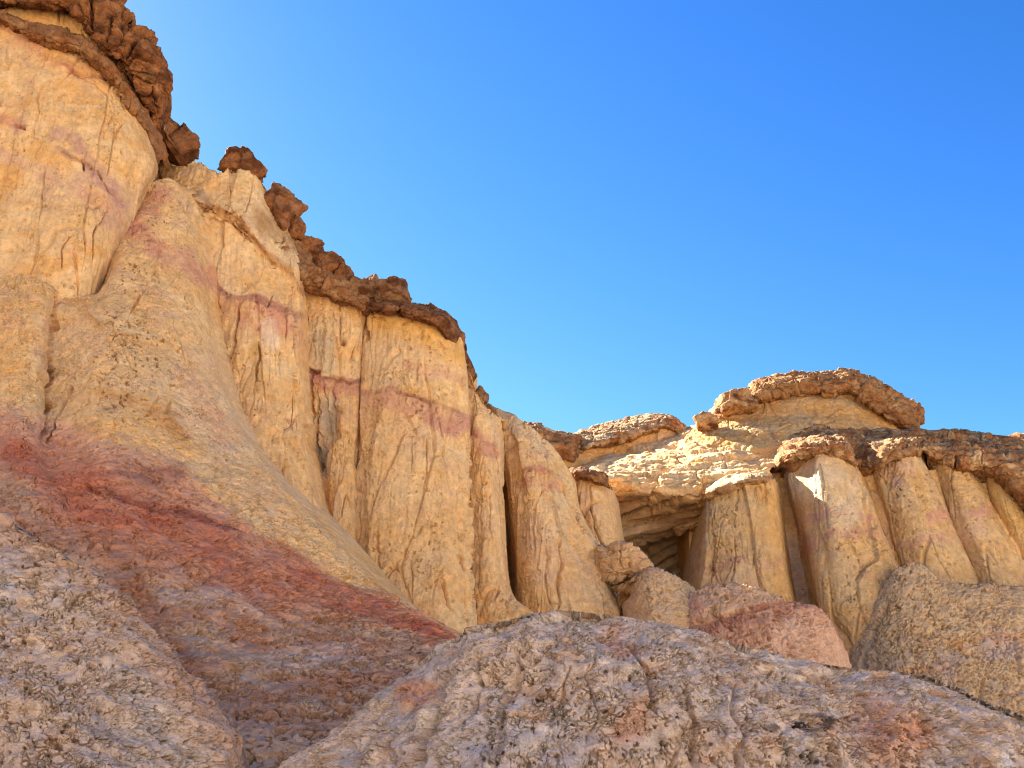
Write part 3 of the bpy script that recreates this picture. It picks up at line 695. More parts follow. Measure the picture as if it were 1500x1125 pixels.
led2 = patch([
    [(258,276,43),(270,280,42.6),(288,292,42),(304,298,41.9),(322,298,41.9),(342,308,41.8),(360,325,41.9),(374,343,42.2),(394,368,42.5),(416,384,42.9),(436,398,43.6),(446,412,44.6)],
    [(258,281,43.22),(269,286,42.72),(286,299,42.12),(304,304,42.02),(322,304,41.97),(341,315,41.92),(358,332,42.02),(373,351,42.22),(392,377,42.52),(414,394,42.92),(434,410,43.62),(446,424,44.82)],
    [(258,285,43.15),(268,290,42.65),(285,304,42.05),(304,309,41.95),(322,310,41.95),(340,320,41.85),(357,338,41.95),(372,357,42.25),(390,384,42.55),(412,402,42.95),(432,418,43.55),(446,432,44.75)],
    [(258,288,43.6),(268,294,43.2),(284,308,42.7),(304,313,42.6),(322,314,42.6),(339,325,42.5),(356,343,42.6),(371,362,42.9),(388,389,43.2),(410,407,43.5),(431,424,44),(446,437,45)]],
    step=1.1, disp=rough_crust(.62, 1.15), paint=lambda G: mix(crust_paint((0.42,0.22,0.085), (0.26,0.115,0.045), (0.60,0.38,0.16), .9)(G), TAN, sstep(-.1, .5, fbm(G['x'] * .6, G['y'] * .6, G['z'] * .6, 3, 177)) * .9), top=(0, 1.2, .9), bottom=(0, 1, 0))
build('ledge', [led2], M_CRUST, t)
cap2 = patch([
    [(372,300,45),(385,312,44.6),(410,340,45),(440,352,45.4),(455,362,45.6),(475,378,46),(500,398,46.4),(520,408,46.6)],
    [(374,312,43.6),(385,330,43.3),(405,352,43.6),(430,372,44),(450,385,44.4),(470,398,44.7),(495,412,45.1),(522,425,45.4)],
    [(376,322,43.5),(388,345,43),(406,368,43.2),(428,388,43.6),(448,402,44),(468,412,44.4),(495,425,44.8),(524,436,45.2)],
    [(378,330,44.6),(390,356,44.2),(406,380,44.2),(426,400,44.4),(445,415,44.7),(466,424,45),(494,436,45.4),(524,446,45.8)]],
    step=1.1, disp=rough_crust(.65, 1.4), paint=crust_paint((0.32,0.16,0.065), BROWN, (0.48,0.27,0.11), .7), top=(.5, 4, -.2), bottom=(0, 1.5, 0))
build('cap_rock', [cap2], M_CRUST, t)

# ---- third face: recessed panel with hanging striations
def face3_paint(G):
    c = tan_base(G, .5, .4, .3, 17)
    c = blot(G, c, [(470,480),(475,540)], 22, (0.50,0.41,0.25), .6, 6, 61)
    c = band(G, c, [(425,418),(460,428),(500,438),(535,455)], 6, 24, (0.58,0.30,0.10), .6, 7, 17, .5)
    c = blot(G, c, [(505,440),(525,455)], 14, (0.64,0.36,0.12), .7, 5, 62)
    c = band(G, c, [(450,541),(468,541),(470,551),(495,552),(530,556)], 2, 34, (0.46,0.20,0.14), .9, 4, 4, .4)
    c = band(G, c, [(450,541),(468,541),(470,551),(495,552),(530,556)], 3, 7, (0.24,0.10,0.07), .8, 4, 5, .4)
    c = blot(G, c, [(480,590),(472,640),(468,690)], 16, (0.40,0.33,0.25), .8, 5, 63)
    c = blot(G, c, [(502,499),(506,500)], 4, MAROON, .7, 2, 64)
    return c
f3_lines = [([(490,590),(482,620),(472,660),(468,692)], 14, 6, .55), ([(466,560),(466,620),(467,680)], 1.5, 1.5, .3), ([(476,560),(476,640)], 1.2, 1.2, .22), ([(488,565),(484,630)], 1.2, 1.2, .2), ([(455,545),(458,600),(462,660),(468,695)], 3, 3, .5),
            ([(450,543),(468,543)], 3, 3, .4), ([(470,552),(520,557)], 1.8, 1.8, .2), ([(500,499),(508,500)], 3, 3, .3), ([(447,460),(449,530)], 1.5, 1.5, .2), ([(462,470),(460,530)], 1, 1, .1), ([(474,460),(472,535)], 1, 1, .08), ([(486,480),(484,540)], 1, 1, .08)]
face3 = patch([
    [(425,408,47.5),(440,412,46),(460,418,45.6),(490,428,45.6),(515,438,45.7),(530,446,46.2),(545,452,48.5)],
    [(425,470,47.5),(440,475,46),(460,478,45.5),(490,482,45.4),(514,488,45.5),(526,494,46),(542,500,48.5)],
    [(425,530,47.3),(440,535,45.9),(460,540,45.3),(488,545,45.2),(512,550,45.3),(524,556,45.9),(540,562,48.5)],
    [(430,600,47),(446,605,45.8),(463,610,45.5),(486,612,45.3),(508,614,45.2),(522,618,45.8),(538,625,48.5)],
    [(440,690,46.5),(455,692,45.4),(468,695,45.4),(484,695,44.9),(502,696,44.7),(518,700,45.3),(535,705,48)],
    [(470,800,45.5),(480,802,44.4),(490,804,44),(500,806,43.8),(510,808,43.8),(522,812,44.4),(538,815,47.5)],
    [(500,890,45),(510,892,44),(520,894,43.5),(528,896,43.3),(536,898,43.3),(545,900,44),(556,900,47)]],
    step=1.1, disp=rough_cliff(.8, 1.5, .8, f3_lines), paint=face3_paint, flat=.4, back=26, top=(0, 6, 0), right=(.5, 5, 0), left=(-.5, 5, 0))
t = thing('rock_buttress', 'narrow recessed rock panel with hanging streaks, left of the broad frontal face', 'cliff', at(500, 850, 45), G_CLIFF)
build('wall', [face3], M_CLIFF, t)
cap3 = patch([
    [(432,398,47),(445,403,46.4),(470,408,46.3),(500,412,46.4),(518,408,46.4),(538,420,46.5),(552,442,47),(560,450,47.6)],
    [(432,408,45.6),(445,414,44.9),(470,420,44.8),(498,426,44.8),(516,432,44.9),(532,440,45.1),(545,448,45.8),(555,454,46.8)],
    [(433,416,45.5),(446,421,44.8),(470,427,44.7),(498,434,44.7),(514,441,44.8),(528,449,45.1),(540,456,45.8),(548,460,46.8)],
    [(434,422,46.8),(447,428,46.3),(470,433,46.2),(498,441,46.2),(512,448,46.3),(525,456,46.5),(536,462,47),(545,466,47.6)]],
    step=1.0, disp=rough_crust(.45, 1.6), paint=crust_paint((0.34,0.17,0.065), BROWN, (0.46,0.25,0.1), .6), top=(0, 4, 0), bottom=(0, 1, 0))
build('cap_rock', [cap3], M_CRUST, t)

# ---- fourth face: the broad frontal panel
def face4_paint(G):
    c = tan_base(G, .45, .35, .2, 19)
    c = blot(G, c, [(545,465),(600,475),(650,500),(668,515)], 24, (0.66,0.35,0.08), .85, 6, 65)
    c = blot(G, c, [(560,520),(600,530),(640,540)], 24, PALE, .5, 8, 66)
    c = blot(G, c, [(602,536),(640,542),(672,552)], 10, PINK, .55, 7, 67)
    c = band(G, c, [(520,575),(550,573),(572,568),(592,576),(615,583),(640,590),(665,600),(690,612)], 3, 40, (0.52,0.26,0.16), .8, 6, 6, .65)
    c = band(G, c, [(520,575),(550,573),(572,568),(592,576),(615,583),(640,590),(665,600),(690,612)], 4, 7, (0.30,0.13,0.07), .6, 5, 7, .7)
    c = blot(G, c, [(635,618),(660,628),(682,622)], 14, (0.52,0.25,0.17), .75, 7, 68)
    c = blot(G, c, [(560,595),(595,605)], 12, PINK, .4, 8, 69)
    c = blot(G, c, [(545,700),(560,760)], 30, (0.58,0.36,0.14), .4, 12, 70)
    c = blot(G, c, [(575,820),(590,840)], 26, (0.60,0.35,0.15), .5, 12, 71)
    c = blot(G, c, [(520,640),(514,700),(512,760)], 9, (0.48,0.28,0.12), .6, 5, 72)  # darker tan along the left crack, shade of the recess painted in
    c = blot(G, c, [(600,690),(640,720)], 34, PALE, .4, 12, 73)
    return c
f4_lines = [([(534,462),(533,500)], 5, 3, .8), ([(522,585),(518,650),(513,720),(511,790),(522,830)], 6, 4, .8), ([(675,815),(676,838)], 3, 2, .5), ([(674,825),(676,836)], 3, 3, .5), ([(648,848),(655,895)], 2, 2, .3), ([(556,780),(554,860)], 1.6, 2.4, .25), ([(525,700),(524,800)], 2, 2, .2), ([(535,640),(533,750)], 1.2, 1.2, .12),
            ([(542,655),(540,720)], 1, 1, .1), ([(692,590),(688,680),(690,760),(693,860),(694,910)], 3, 3, .7), ([(672,710),(672,770)], 1.5, 1.5, .15), ([(545,462),(565,468)], 1.5, 1.5, .2), ([(590,474),(605,468)], 1.5, 1.5, .2), ([(620,480),(618,500)], 1.5, 1.5, .15), ([(645,503),(655,508)], 2, 2, .35), ([(592,577),(620,584),(650,593)], 2, 2, .2)]
face4 = patch([
    [(520,440,50),(527,446,47.4),(540,450,46.2),(575,446,45.7),(610,452,45.6),(642,466,45.8),(662,482,46.4),(674,498,47.6),(680,505,51)],
    [(517,510,49.5),(523,512,47),(536,515,45.9),(572,518,45.3),(610,522,45.2),(645,530,45.4),(668,540,46.1),(680,548,47.4),(685,552,51)],
    [(513,575,49.2),(519,577,46.6),(532,578,45.6),(570,578,44.9),(610,588,44.8),(645,600,45),(670,610,45.8),(683,616,47.1),(688,620,51)],
    [(510,660,49),(516,660,46.2),(530,662,45.2),(570,662,44.6),(610,668,44.5),(645,675,44.6),(672,680,45.4),(685,684,46.8),(690,686,51)],
    [(504,760,48.5),(510,762,45.6),(526,764,44.6),(570,768,44.1),(610,770,44),(647,772,44.1),(675,774,44.8),(689,776,46.2),(694,778,50.5)],
    [(500,860,48),(514,862,44.8),(535,864,43.8),(572,866,43.3),(612,868,43.2),(650,868,43.3),(679,868,44),(693,870,45.4),(698,872,50)],
    [(500,960,47.5),(520,962,44),(545,964,43),(580,966,42.5),(618,968,42.4),(655,968,42.5),(684,968,43.2),(698,970,44.6),(704,972,49)]],
    step=1.15, disp=rough_cliff(.65, 1.0, .95, f4_lines), paint=face4_paint, flat=.4, back=26, top=(0, 8, 0), right=(.5, 5, 0), left=(0, 5, 0))
t = thing('rock_buttress', 'broad flat golden rock face with an orange stain beneath its thin brown rim', 'cliff', at(600, 930, 43.5), G_CLIFF)
build('wall', [face4], M_CLIFF, t)
cap4 = patch([
    [(530,442,47),(545,440,46.2),(575,442,45.9),(600,446,45.8),(622,450,45.9),(645,453,46.2),(662,464,46.6),(674,482,47.4),(681,500,48.4),(682,512,50)],
    [(532,450,45.6),(546,447,44.9),(574,449,44.5),(600,454,44.4),(621,459,44.5),(641,465,44.8),(656,477,45.3),(668,492,46.3),(676,505,47.4),(680,515,49)],
    [(533,456,45.6),(547,453,44.9),(574,454,44.6),(599,460,44.5),(619,466,44.6),(637,474,44.9),(651,486,45.4),(663,500,46.3),(672,511,47.3),(678,519,49)],
    [(534,461,46.8),(547,458,46),(574,459,45.7),(598,465,45.6),(617,471,45.7),(634,480,46),(648,492,46.4),(661,505,47.2),(670,516,48),(677,523,49.6)]],
    step=1.0, disp=rough_crust(.42, 1.7, [([(588,452),(585,465)], 2, 2, .4)]), paint=crust_paint((0.24,0.10,0.04), DBROWN, (0.40,0.2,0.08), .5), top=(0, 5, .1), bottom=(0, 1, 0), right=(.4, 3, 0))
build('cap_rock', [cap4], M_CRUST, t)

# ---- fifth face: narrow column
def face5_paint(G):
    c = tan_base(G, .4, .4, .35, 23)
    c = blot(G, c, [(690,636),(712,650),(728,665)], 10, PINK, .7, 6, 74)
    c = blot(G, c, [(684,632),(700,640),(725,652)], 4, (0.38,0.17,0.10), .5, 5, 75)
    c = blot(G, c, [(705,660),(722,668)], 7, PINK, .6, 6, 76)
    return c
f5_lines = [([(737,712),(743,740),(747,770)], 3, 4, 1.2), ([(722,610),(730,680),(733,760)], 1.5, 1.5, .3), ([(705,700),(707,780)], 1.2, 1.2, .12), ([(718,720),(720,800)], 1.2, 1.2, .12), ([(700,780),(702,860)], 1.2, 1.2, .12)]
face5 = patch([
    [(664,522,52),(674,530,50),(688,545,49.2),(698,568,49),(712,590,49),(726,602,49.6),(736,610,50.6),(740,616,53.5)],
    [(672,590,51.5),(680,596,49.4),(690,604,48.7),(702,612,48.5),(716,622,48.6),(728,632,49.2),(735,640,50.2),(738,646,53.5)],
    [(676,660,51),(684,662,48.9),(694,664,48.2),(706,666,48),(718,670,48.1),(729,675,48.8),(736,680,49.9),(739,684,53.5)],
    [(680,760,50.4),(688,760,48.3),(698,760,47.6),(710,760,47.4),(722,762,47.5),(732,765,48.2),(738,768,49.3),(741,770,53)],
    [(684,850,49.8),(692,850,47.7),(702,850,46.9),(715,850,46.6),(730,852,46.7),(737,855,47.4),(745,858,48.6),(749,860,52)],
    [(690,900,49),(698,900,46.8),(710,900,45.9),(726,900,45.6),(745,902,45.6),(762,902,46.2),(778,903,47.4),(788,904,51)],
    [(690,960,48),(700,960,45.8),(714,960,44.9),(735,960,44.5),(758,960,44.5),(780,960,45.2),(800,960,46.4),(815,960,50)]],
    step=1.1, disp=rough_cliff(.8, 1.6, .9, f5_lines), paint=face5_paint, flat=.4, back=26, top=(0, 7, 0), right=(-1.0, 7, 0), left=(0, 4, 0))
t = thing('rock_buttress', 'slim vertical rock column between the broad frontal face and the long dark crack', 'cliff', at(720, 930, 46.5), G_CLIFF)
build('wall', [face5], M_CLIFF, t)

# ---- sixth face: leaning column right of the dark crack
def face6_paint(G):
    c = tan_base(G, .5, .3, .35, 29)
    c = blot(G, c, [(770,692),(790,688),(806,694)], 5, (0.42,0.15,0.11), .7, 4, 77)
    c = blot(G, c, [(765,705),(790,710),(812,712)], 12, PINK, .5, 6, 78)
    c = blot(G, c, [(790,780),(800,830)], 30, (0.60,0.40,0.28), .4, 8, 79)
    c = blot(G, c, [(735,610),(775,640),(800,665)], 14, (0.50,0.38,0.26), .5, 6, 80)
    c = blot(G, c, [(880,815),(905,815),(920,835)], 14, (0.58,0.30,0.10), .6, 8, 81)
    return c
f6_lines = [([(787,730),(783,770),(780,810)], 2, 2, .2), ([(822,780),(820,850),(818,900)], 2, 2, .3), ([(830,700),(842,740),(850,780)], 2.5, 2.5, .4), ([(865,740),(872,790),(880,810)], 2, 2, .3), ([(765,760),(768,830)], 1.5, 1.5, .15), ([(800,800),(802,860)], 1.5, 1.5, .15),
            ([(886,812),(896,808)], 4, 4, .5), ([(927,838),(916,850),(911,858),(916,876)], 3.5, 5, 1.8), ([(918,892),(920,910)], 6, 7, 1.8), ([(760,612),(768,630)], 1.5, 1.5, .2), ([(790,640),(806,665)], 1.8, 1.8, .2)]
face6 = patch([
    [(716,590,56),(730,601,54.6),(745,608,54),(760,616,53.7),(776,627,53.7),(795,645,54),(815,668,54.6),(832,690,55.6),(842,705,59)],
    [(728,650,55.6),(740,655,54),(752,658,53.2),(766,662,52.8),(782,670,52.8),(802,685,53.1),(822,702,53.8),(838,720,54.9),(846,730,58.5)],
    [(741,720,55.2),(750,722,53.5),(758,724,52.5),(772,726,52),(790,732,51.9),(812,740,52.2),(832,750,53),(850,760,54.2),(860,768,58)],
    [(750,790,55),(756,790,53.3),(764,790,52),(778,792,51.4),(800,795,51.2),(826,800,51.5),(850,806,52.2),(874,812,53.2),(888,818,57)],
    [(755,850,55),(760,850,53.2),(769,850,51.5),(785,852,50.9),(810,855,50.6),(840,858,50.7),(868,862,51.2),(892,866,52.2),(904,870,57)],
    [(750,895,54.5),(768,895,52),(782,896,50.8),(800,898,50.2),(826,900,49.9),(855,902,50),(884,904,50.5),(908,906,51.4),(920,908,55)],
    [(755,960,54),(775,960,51),(790,960,50),(812,960,49.4),(840,960,49),(870,960,49),(900,960,49.5),(925,960,50.4),(940,960,54)]],
    step=1.1, disp=rough_cliff(.85, 1.3, 1.1, f6_lines), paint=face6_paint, flat=.4, back=26, top=(0, 8, -.3), right=(1.0, 7, 0), left=(-2.0, 11, 0))
t = thing('rock_buttress', 'sloping tan rock column with faint pink patch, just right of the long dark crack', 'cliff', at(820, 940, 50), G_CLIFF)
build('wall', [face6], M_CLIFF, t)

# ---- seventh face: small column with a brown cap in the corner
def face7_paint(G):
    c = tan_base(G, .3, .4, .35, 31)
    c = blot(G, c, [(838,703),(860,706),(884,712)], 12, (0.46,0.22,0.07), .8, 5, 82)
    c = blot(G, c, [(850,720),(870,750)], 18, (0.56,0.36,0.22), .5, 6, 83)
    return c
face7 = patch([
    [(822,695,62),(832,695,59.3),(845,693,58.4),(862,695,58.2),(876,700,58.5),(888,706,60.5),(896,712,65)],
    [(828,740,62),(838,740,59),(850,740,58),(866,742,57.7),(882,746,58),(894,750,60),(902,755,65)],
    [(838,790,62),(848,790,58.6),(862,790,57.5),(878,792,57.2),(894,795,57.5),(906,800,59.5),(914,804,65)],
    [(850,850,61),(865,850,58),(880,850,56.8),(900,852,56.4),(918,855,56.8),(935,858,59),(945,862,65)],
    [(850,930,60),(870,930,57),(890,930,56),(915,930,55.5),(940,930,56),(960,930,58),(975,930,64)]],
    step=1.1, disp=rough_cliff(.9, 1.5, 1, [([(866,735),(872,770),(878,800)], 2, 2, .3)]), paint=face7_paint, flat=.4, back=26, top=(0, 4, 0), right=(1, 5, 0), left=(0, 4, 0))
t = thing('rock_buttress', 'small corner column with a dark brown cap, between the left cliff and the overhang', 'cliff', at(890, 900, 57), G_CLIFF)
build('wall', [face7], M_CLIFF, t)
cap7 = patch([
    [(828,686,60),(842,684,58.6),(858,686,58.3),(876,692,58.5),(890,697,60.5)],
    [(830,694,58.8),(843,692,57.4),(859,694,57.1),(877,699,57.4),(891,704,59.6)],
    [(832,700,58.9),(844,698,57.5),(859,700,57.2),(877,706,57.5),(891,711,59.8)],
    [(834,704,60),(845,703,58.6),(860,705,58.3),(877,710,58.6),(891,715,60.8)]],
    step=1.0, disp=rough_crust(.4, 1.7), paint=crust_paint((0.26,0.11,0.04), DBROWN), top=(0, 4, .6), bottom=(0, 1, 0))
build('cap_rock', [cap7], M_CRUST, t)

# ---- knobbly outcrop and smooth mound at the foot of the corner
def mound_paint(kind):
    def f(G):
        c = tan_base(G, .3, .3, .5, 37) * (0.85, 0.83, 0.8)
        x, y, z, px, py = G['x'], G['y'], G['z'], G['px'], G['py']
        if kind == 'small':
            c = mix(c, (0.54, 0.38, 0.23), .6)
            c = blot(G, c, [(940,820),(955,835)], 12, (0.6,0.30,0.16), .6, 6, 84)
            c = blot(G, c, [(890,800),(920,830)], 28, (0.58,0.30,0.10), .55, 8, 85)
        if kind == 'pink':
            c = mix(c, (0.60, 0.37, 0.24), .6)
            c = blot(G, c, [(995,885),(1015,890)], 22, (0.56,0.29,0.19), .6, 8, 86)
            wx, wy = warp(G, 7, .7, 150)
            d = wy - yline(wx, [(980,925),(1010,914),(1050,905),(1090,893),(1125,884),(1150,870),(1190,870),(1215,880),(1235,915),(1265,970)])
            redc = mix((0.37, 0.155, 0.09), (0.50, 0.26, 0.165), sstep(-.4, .4, fbm(x * .8, y * .8, z * .8, 3, 151)))
            d = d + 7 * fbm(x * 1.5, y * 1.5, z * 1.5, 4, 153)
            m = sstep(-4, 9, d) * (.65 + .35 * sstep(-.25, .3, fbm(x, y, z, 4, 152)))
            c = mix(c, redc, m)
            c = mix(c, (0.60, 0.38, 0.24), sstep(10, 52, d) * sstep(1040, 1150, wx) * .9)
            c = mix(c, MAROON, m * (1 - sstep(8, 22, d)) * .6 * sstep(1040, 1080, wx) * (1 - sstep(1160, 1230, wx)))
        if kind == 'tan':
            c = mix(c, (0.51, 0.36, 0.21), .6)
            c = blot(G, c, [(1390,968),(1385,975)], 20, (0.44,0.33,0.30), .7, 10, 87)
            c = blot(G, c, [(1450,945),(1480,945)], 26, (0.42,0.33,0.31), .6, 12, 88)
            c = band(G, c, [(1390,940),(1420,935),(1450,930),(1520,932)], 3, 12, (0.52,0.26,0.10), .6, 8, 9, .4)
            c = band(G, c, [(1300,990),(1330,982),(1380,975),(1400,980)], 6, 12, (0.56,0.30,0.13), .5, 8, 10, .5)
            c = blot(G, c, [(1420,905),(1435,900)], 14, (0.45,0.30,0.2), .5, 8, 89)
            c = band(G, c, [(1370,858),(1420,855),(1520,862)], 6, 9, (0.40,0.22,0.12), .5, 5, 11, .5)
        return c
    return f
def mound_disp(lines=(), amp=1.0):
    a = rough_cliff(1.0 * amp, .5, 1.5, lines, fine=1.6, sc=.8, facet=.35)
    b = popcorn(.42, .75 * amp, (), .5)
    return lambda G: .8 * a(G) + b(G)
outc = patch([
    [(862,800,53.30),(876,797,52.53),(890,798,52.09),(905,794,51.81),(920,796,51.76),(938,806,51.98),(955,826,52.42),(965,840,53.85)],
    [(864,815,52.86),(878,812,51.98),(892,814,51.54),(906,812,51.27),(920,814,51.21),(936,822,51.49),(952,838,52.04),(963,850,53.85)],
    [(868,835,52.64),(882,833,51.76),(895,834,51.32),(908,834,51.10),(920,834,51.05),(935,840,51.32),(950,850,51.93),(962,860,53.85)],
    [(880,858,52.42),(890,852,51.76),(900,848,51.43),(909,846,51.43),(919,844,51.65),(934,850,51.87),(950,862,52.20),(962,870,53.85)]],
    step=1.0, disp=rough_crust(.6, 1.5, [([(886,811),(897,809)], 4, 4, .6), ([(908,800),(912,830)], 2, 2, .2), ([(924,820),(930,835)], 3, 3, .4)]), paint=lambda G: mix(mound_paint('small')(G), (0.56,0.34,0.15), .4), top=(0, 3, .2), bottom=(0, 1.5, 0))
tag(build('rock_outcrop', [outc], M_CLIFF, origin=tuple(at(910, 855, 51))), 'knobbly orange tan outcrop arching over small black holes beside the smooth mound', 'rock outcrop')
sm = patch([
    [(921,864,52.6),(925,849,51.6),(936,838,50.8),(952,833,50.4),(972,838,50.4),(992,846,50.8),(1008,856,51.4),(1020,866,54)],
    [(922,874,52.2),(926,865,50.8),(938,858,49.7),(954,854,49.3),(974,858,49.3),(994,866,49.7),(1012,874,50.4),(1024,882,53.5)],
    [(911,885,51.6),(922,888,50.2),(942,890,48.9),(958,888,48.4),(978,890,48.4),(998,895,48.8),(1018,900,49.6),(1030,905,53)],
    [(924,940,51.2),(932,938,49.2),(946,936,48),(962,935,47.5),(982,936,47.5),(1002,938,48),(1022,940,48.8),(1036,942,52)]],
    step=.9, dirz=.3, disp=mound_disp([([(936,836),(927,846),(921,856)], 2.6, 3.5, 1.2)], amp=.7), paint=mound_paint('small'), top=(0, 3, -1.5), left=(.35, 4, 0), right=(.3, 3, 0))
tag(build('clay_mound', [sm], M_CLIFF, origin=tuple(at(970, 935, 48))), 'small rounded tan mound right of the black holes at the cliff foot', 'clay mound', 'clay mounds below the cliffs', 'structure')
pm = patch([
    [(972,930,51.98),(985,903,50.98),(1008,874,50.11),(1035,858,49.66),(1065,854,49.50),(1090,857,49.45),(1120,868,49.45),(1155,880,49.50),(1190,886,49.66),(1212,902,49.99),(1232,938,50.55),(1248,978,51.98)],
    [(974,945,51.42),(988,918,50.21),(1010,892,49.28),(1036,878,48.79),(1066,874,48.56),(1092,877,48.45),(1122,886,48.45),(1156,896,48.56),(1188,904,48.79),(1210,920,49.17),(1230,952,49.89),(1248,985,51.42)],
    [(976,960,50.88),(992,938,49.45),(1014,920,48.45),(1040,910,47.91),(1068,908,47.63),(1096,910,47.52),(1126,916,47.52),(1158,924,47.63),(1188,932,47.96),(1210,946,48.45),(1232,970,49.23),(1252,995,50.88)],
    [(980,1000,50.33),(998,988,48.67),(1020,978,47.58),(1045,972,46.97),(1072,970,46.64),(1100,970,46.48),(1130,972,46.48),(1160,976,46.59),(1190,982,47.02),(1214,990,47.58),(1236,1005,48.45),(1258,1020,49.77)],
    [(984,1060,49.77),(1004,1055,47.91),(1026,1050,46.80),(1050,1048,46.14),(1076,1046,45.81),(1104,1046,45.59),(1134,1048,45.59),(1164,1050,45.70),(1194,1052,46.14),(1218,1056,46.70),(1242,1062,47.58),(1264,1070,48.67)]],
    step=1.05, dirz=.3, disp=mound_disp([([(1010,914),(1050,906),(1090,894),(1130,890)], 2.5, 2.5, .3), ([(1015,870),(1012,895)], 1.5, 1.5, .2), ([(1150,930),(1160,960)], 2, 2, .2)], amp=.75), paint=mound_paint('pink'), top=(0, 4, -2), left=(0, 3, 0), right=(.3, 3, 0))
tag(build('clay_mound', [pm], M_CLIFF, origin=tuple(at(1110, 1040, 43))), 'rounded salmon pink mound crossed by a rust red band, in front of the rock pillars', 'clay mound', 'clay mounds below the cliffs', 'structure')
tm = patch([
    [(1236,950,65.08),(1252,925,64.36),(1272,895,63.91),(1292,862,63.63),(1312,836,63.45),(1332,826,63.37),(1352,828,63.37),(1372,847,63.37),(1400,856,63.37),(1440,857,63.37),(1490,861,63.41),(1560,866,63.55)],
    [(1236,965,64.62),(1252,942,63.63),(1272,915,63.09),(1292,888,62.73),(1312,868,62.47),(1334,860,62.33),(1356,862,62.24),(1378,872,62.10),(1406,878,62.06),(1446,879,62.06),(1494,882,62.10),(1560,888,62.28)],
    [(1236,985,64.17),(1252,968,63.01),(1272,948,62.28),(1294,928,61.74),(1316,914,61.38),(1338,908,61.16),(1360,910,61.02),(1384,914,60.89),(1412,918,60.80),(1452,919,60.80),(1500,922,60.84),(1560,926,61.02)],
    [(1238,1010,62.38),(1254,1000,61.30),(1274,988,61.30),(1296,976,60.58),(1318,966,60.12),(1342,962,59.85),(1366,962,59.67),(1390,964,59.54),(1420,966,59.45),(1460,968,59.45),(1506,970,59.49),(1566,974,59.67)],
    [(1240,1060,61.48),(1256,1056,60.30),(1276,1050,59.31),(1298,1044,58.50),(1322,1038,57.97),(1346,1036,57.65),(1370,1036,57.42),(1396,1036,57.24),(1426,1038,57.16),(1466,1040,57.16),(1512,1042,57.20),(1570,1046,57.42)],
    [(1240,1130,60.58),(1258,1130,59.23),(1280,1130,58.23),(1302,1130,57.42),(1326,1130,56.88),(1350,1130,56.52),(1376,1130,56.30),(1402,1130,56.08),(1432,1130,55.98),(1472,1130,55.98),(1518,1130,56.03),(1574,1130,56.25)]],
    step=1.1, dirz=.3, disp=mound_disp([([(1300,880),(1275,940),(1262,985)], 5, 7, .4), ([(1440,1000),(1430,1040)], 3, 3, .3), ([(1485,930),(1495,1000)], 3, 3, .3)], amp=.9), paint=mound_paint('tan'), top=(0, 4, -1), left=(0, 4, 0), right=(6, 1, 0))
tag(build('clay_mound', [tm], M_CLIFF, origin=tuple(at(1400, 1100, 44))), 'large tan grey mound at the feet of the rock pillars on the right side', 'clay mound', 'clay mounds below the cliffs', 'structure')

# ================================================================== the butte on the right
base = at(1000, 900, 72)
butte = thing('butte', 'flat topped sunlit butte with a domed brown cap, rising above the rock pillars', 'butte', base)
FARK = np.array((0.80, 0.80, 0.78))
def back_paint(G):
    c = tan_base(G, .4, .4, .3, 41)
    c = blot(G, c, [(815,665),(840,675)], 18, (0.62,0.34,0.10), .8, 6, 91)
    c = band(G, c, [(850,676),(900,664),(960,650),(1010,640)], 3, 8, (0.60,0.33,0.10), .6, 5, 13, .4)
    return c
back = patch([
    [(735,612,82),(755,622,80),(790,624,79.5),(830,640,80),(850,648,81),(885,634,82),(950,622,83),(985,618,83.5),(1010,634,84),(1040,640,84)],
    [(735,645,81),(756,648,79),(792,652,78.4),(832,664,79),(852,668,80.6),(886,656,81.6),(950,642,82.4),(985,638,82.8),(1010,645,83.4),(1040,650,83.6)],
    [(735,690,80),(758,690,78.4),(795,692,77.6),(836,698,78.2),(856,698,80.2),(888,690,81.2),(950,672,82),(985,665,82.4),(1010,668,83),(1040,670,83.2)],
    [(740,800,79),(760,800,77.6),(800,800,77),(845,800,77.6),(860,800,79.8),(890,790,80.8),(950,780,81.4),(985,780,82),(1010,780,82.6),(1040,780,83)]],
    step=1.15, disp=rough_cliff(.9, .3, .8), paint=back_paint, back=26, top=(0, 14, 0))
build('wall', [back], M_FAR, butte)
capb = patch([
    [(745,620,82),(760,619,80.4),(790,620,80),(800,627,80),(818,636,80.2),(838,637,81),(852,640,82)],
    [(748,632,79.6),(764,632,77.8),(790,638,77.4),(806,646,77.6),(822,654,77.8),(838,658,78.8),(849,660,80.6)],
    [(750,640,79.6),(768,642,77.8),(792,650,77.5),(808,658,77.6),(823,666,77.8),(838,669,78.8),(847,670,80.6)],
    [(752,645,81),(770,648,79.4),(792,655,79),(808,663,79.2),(823,671,79.4),(838,674,80),(846,676,81.4)]],
    step=1.0, disp=rough_crust(.8, .9, layers=2.0), paint=crust_paint((0.34,0.18,0.08), BROWN, (0.52,0.32,0.14), .7), top=(0, 12, .4), bottom=(0, 2, 0))
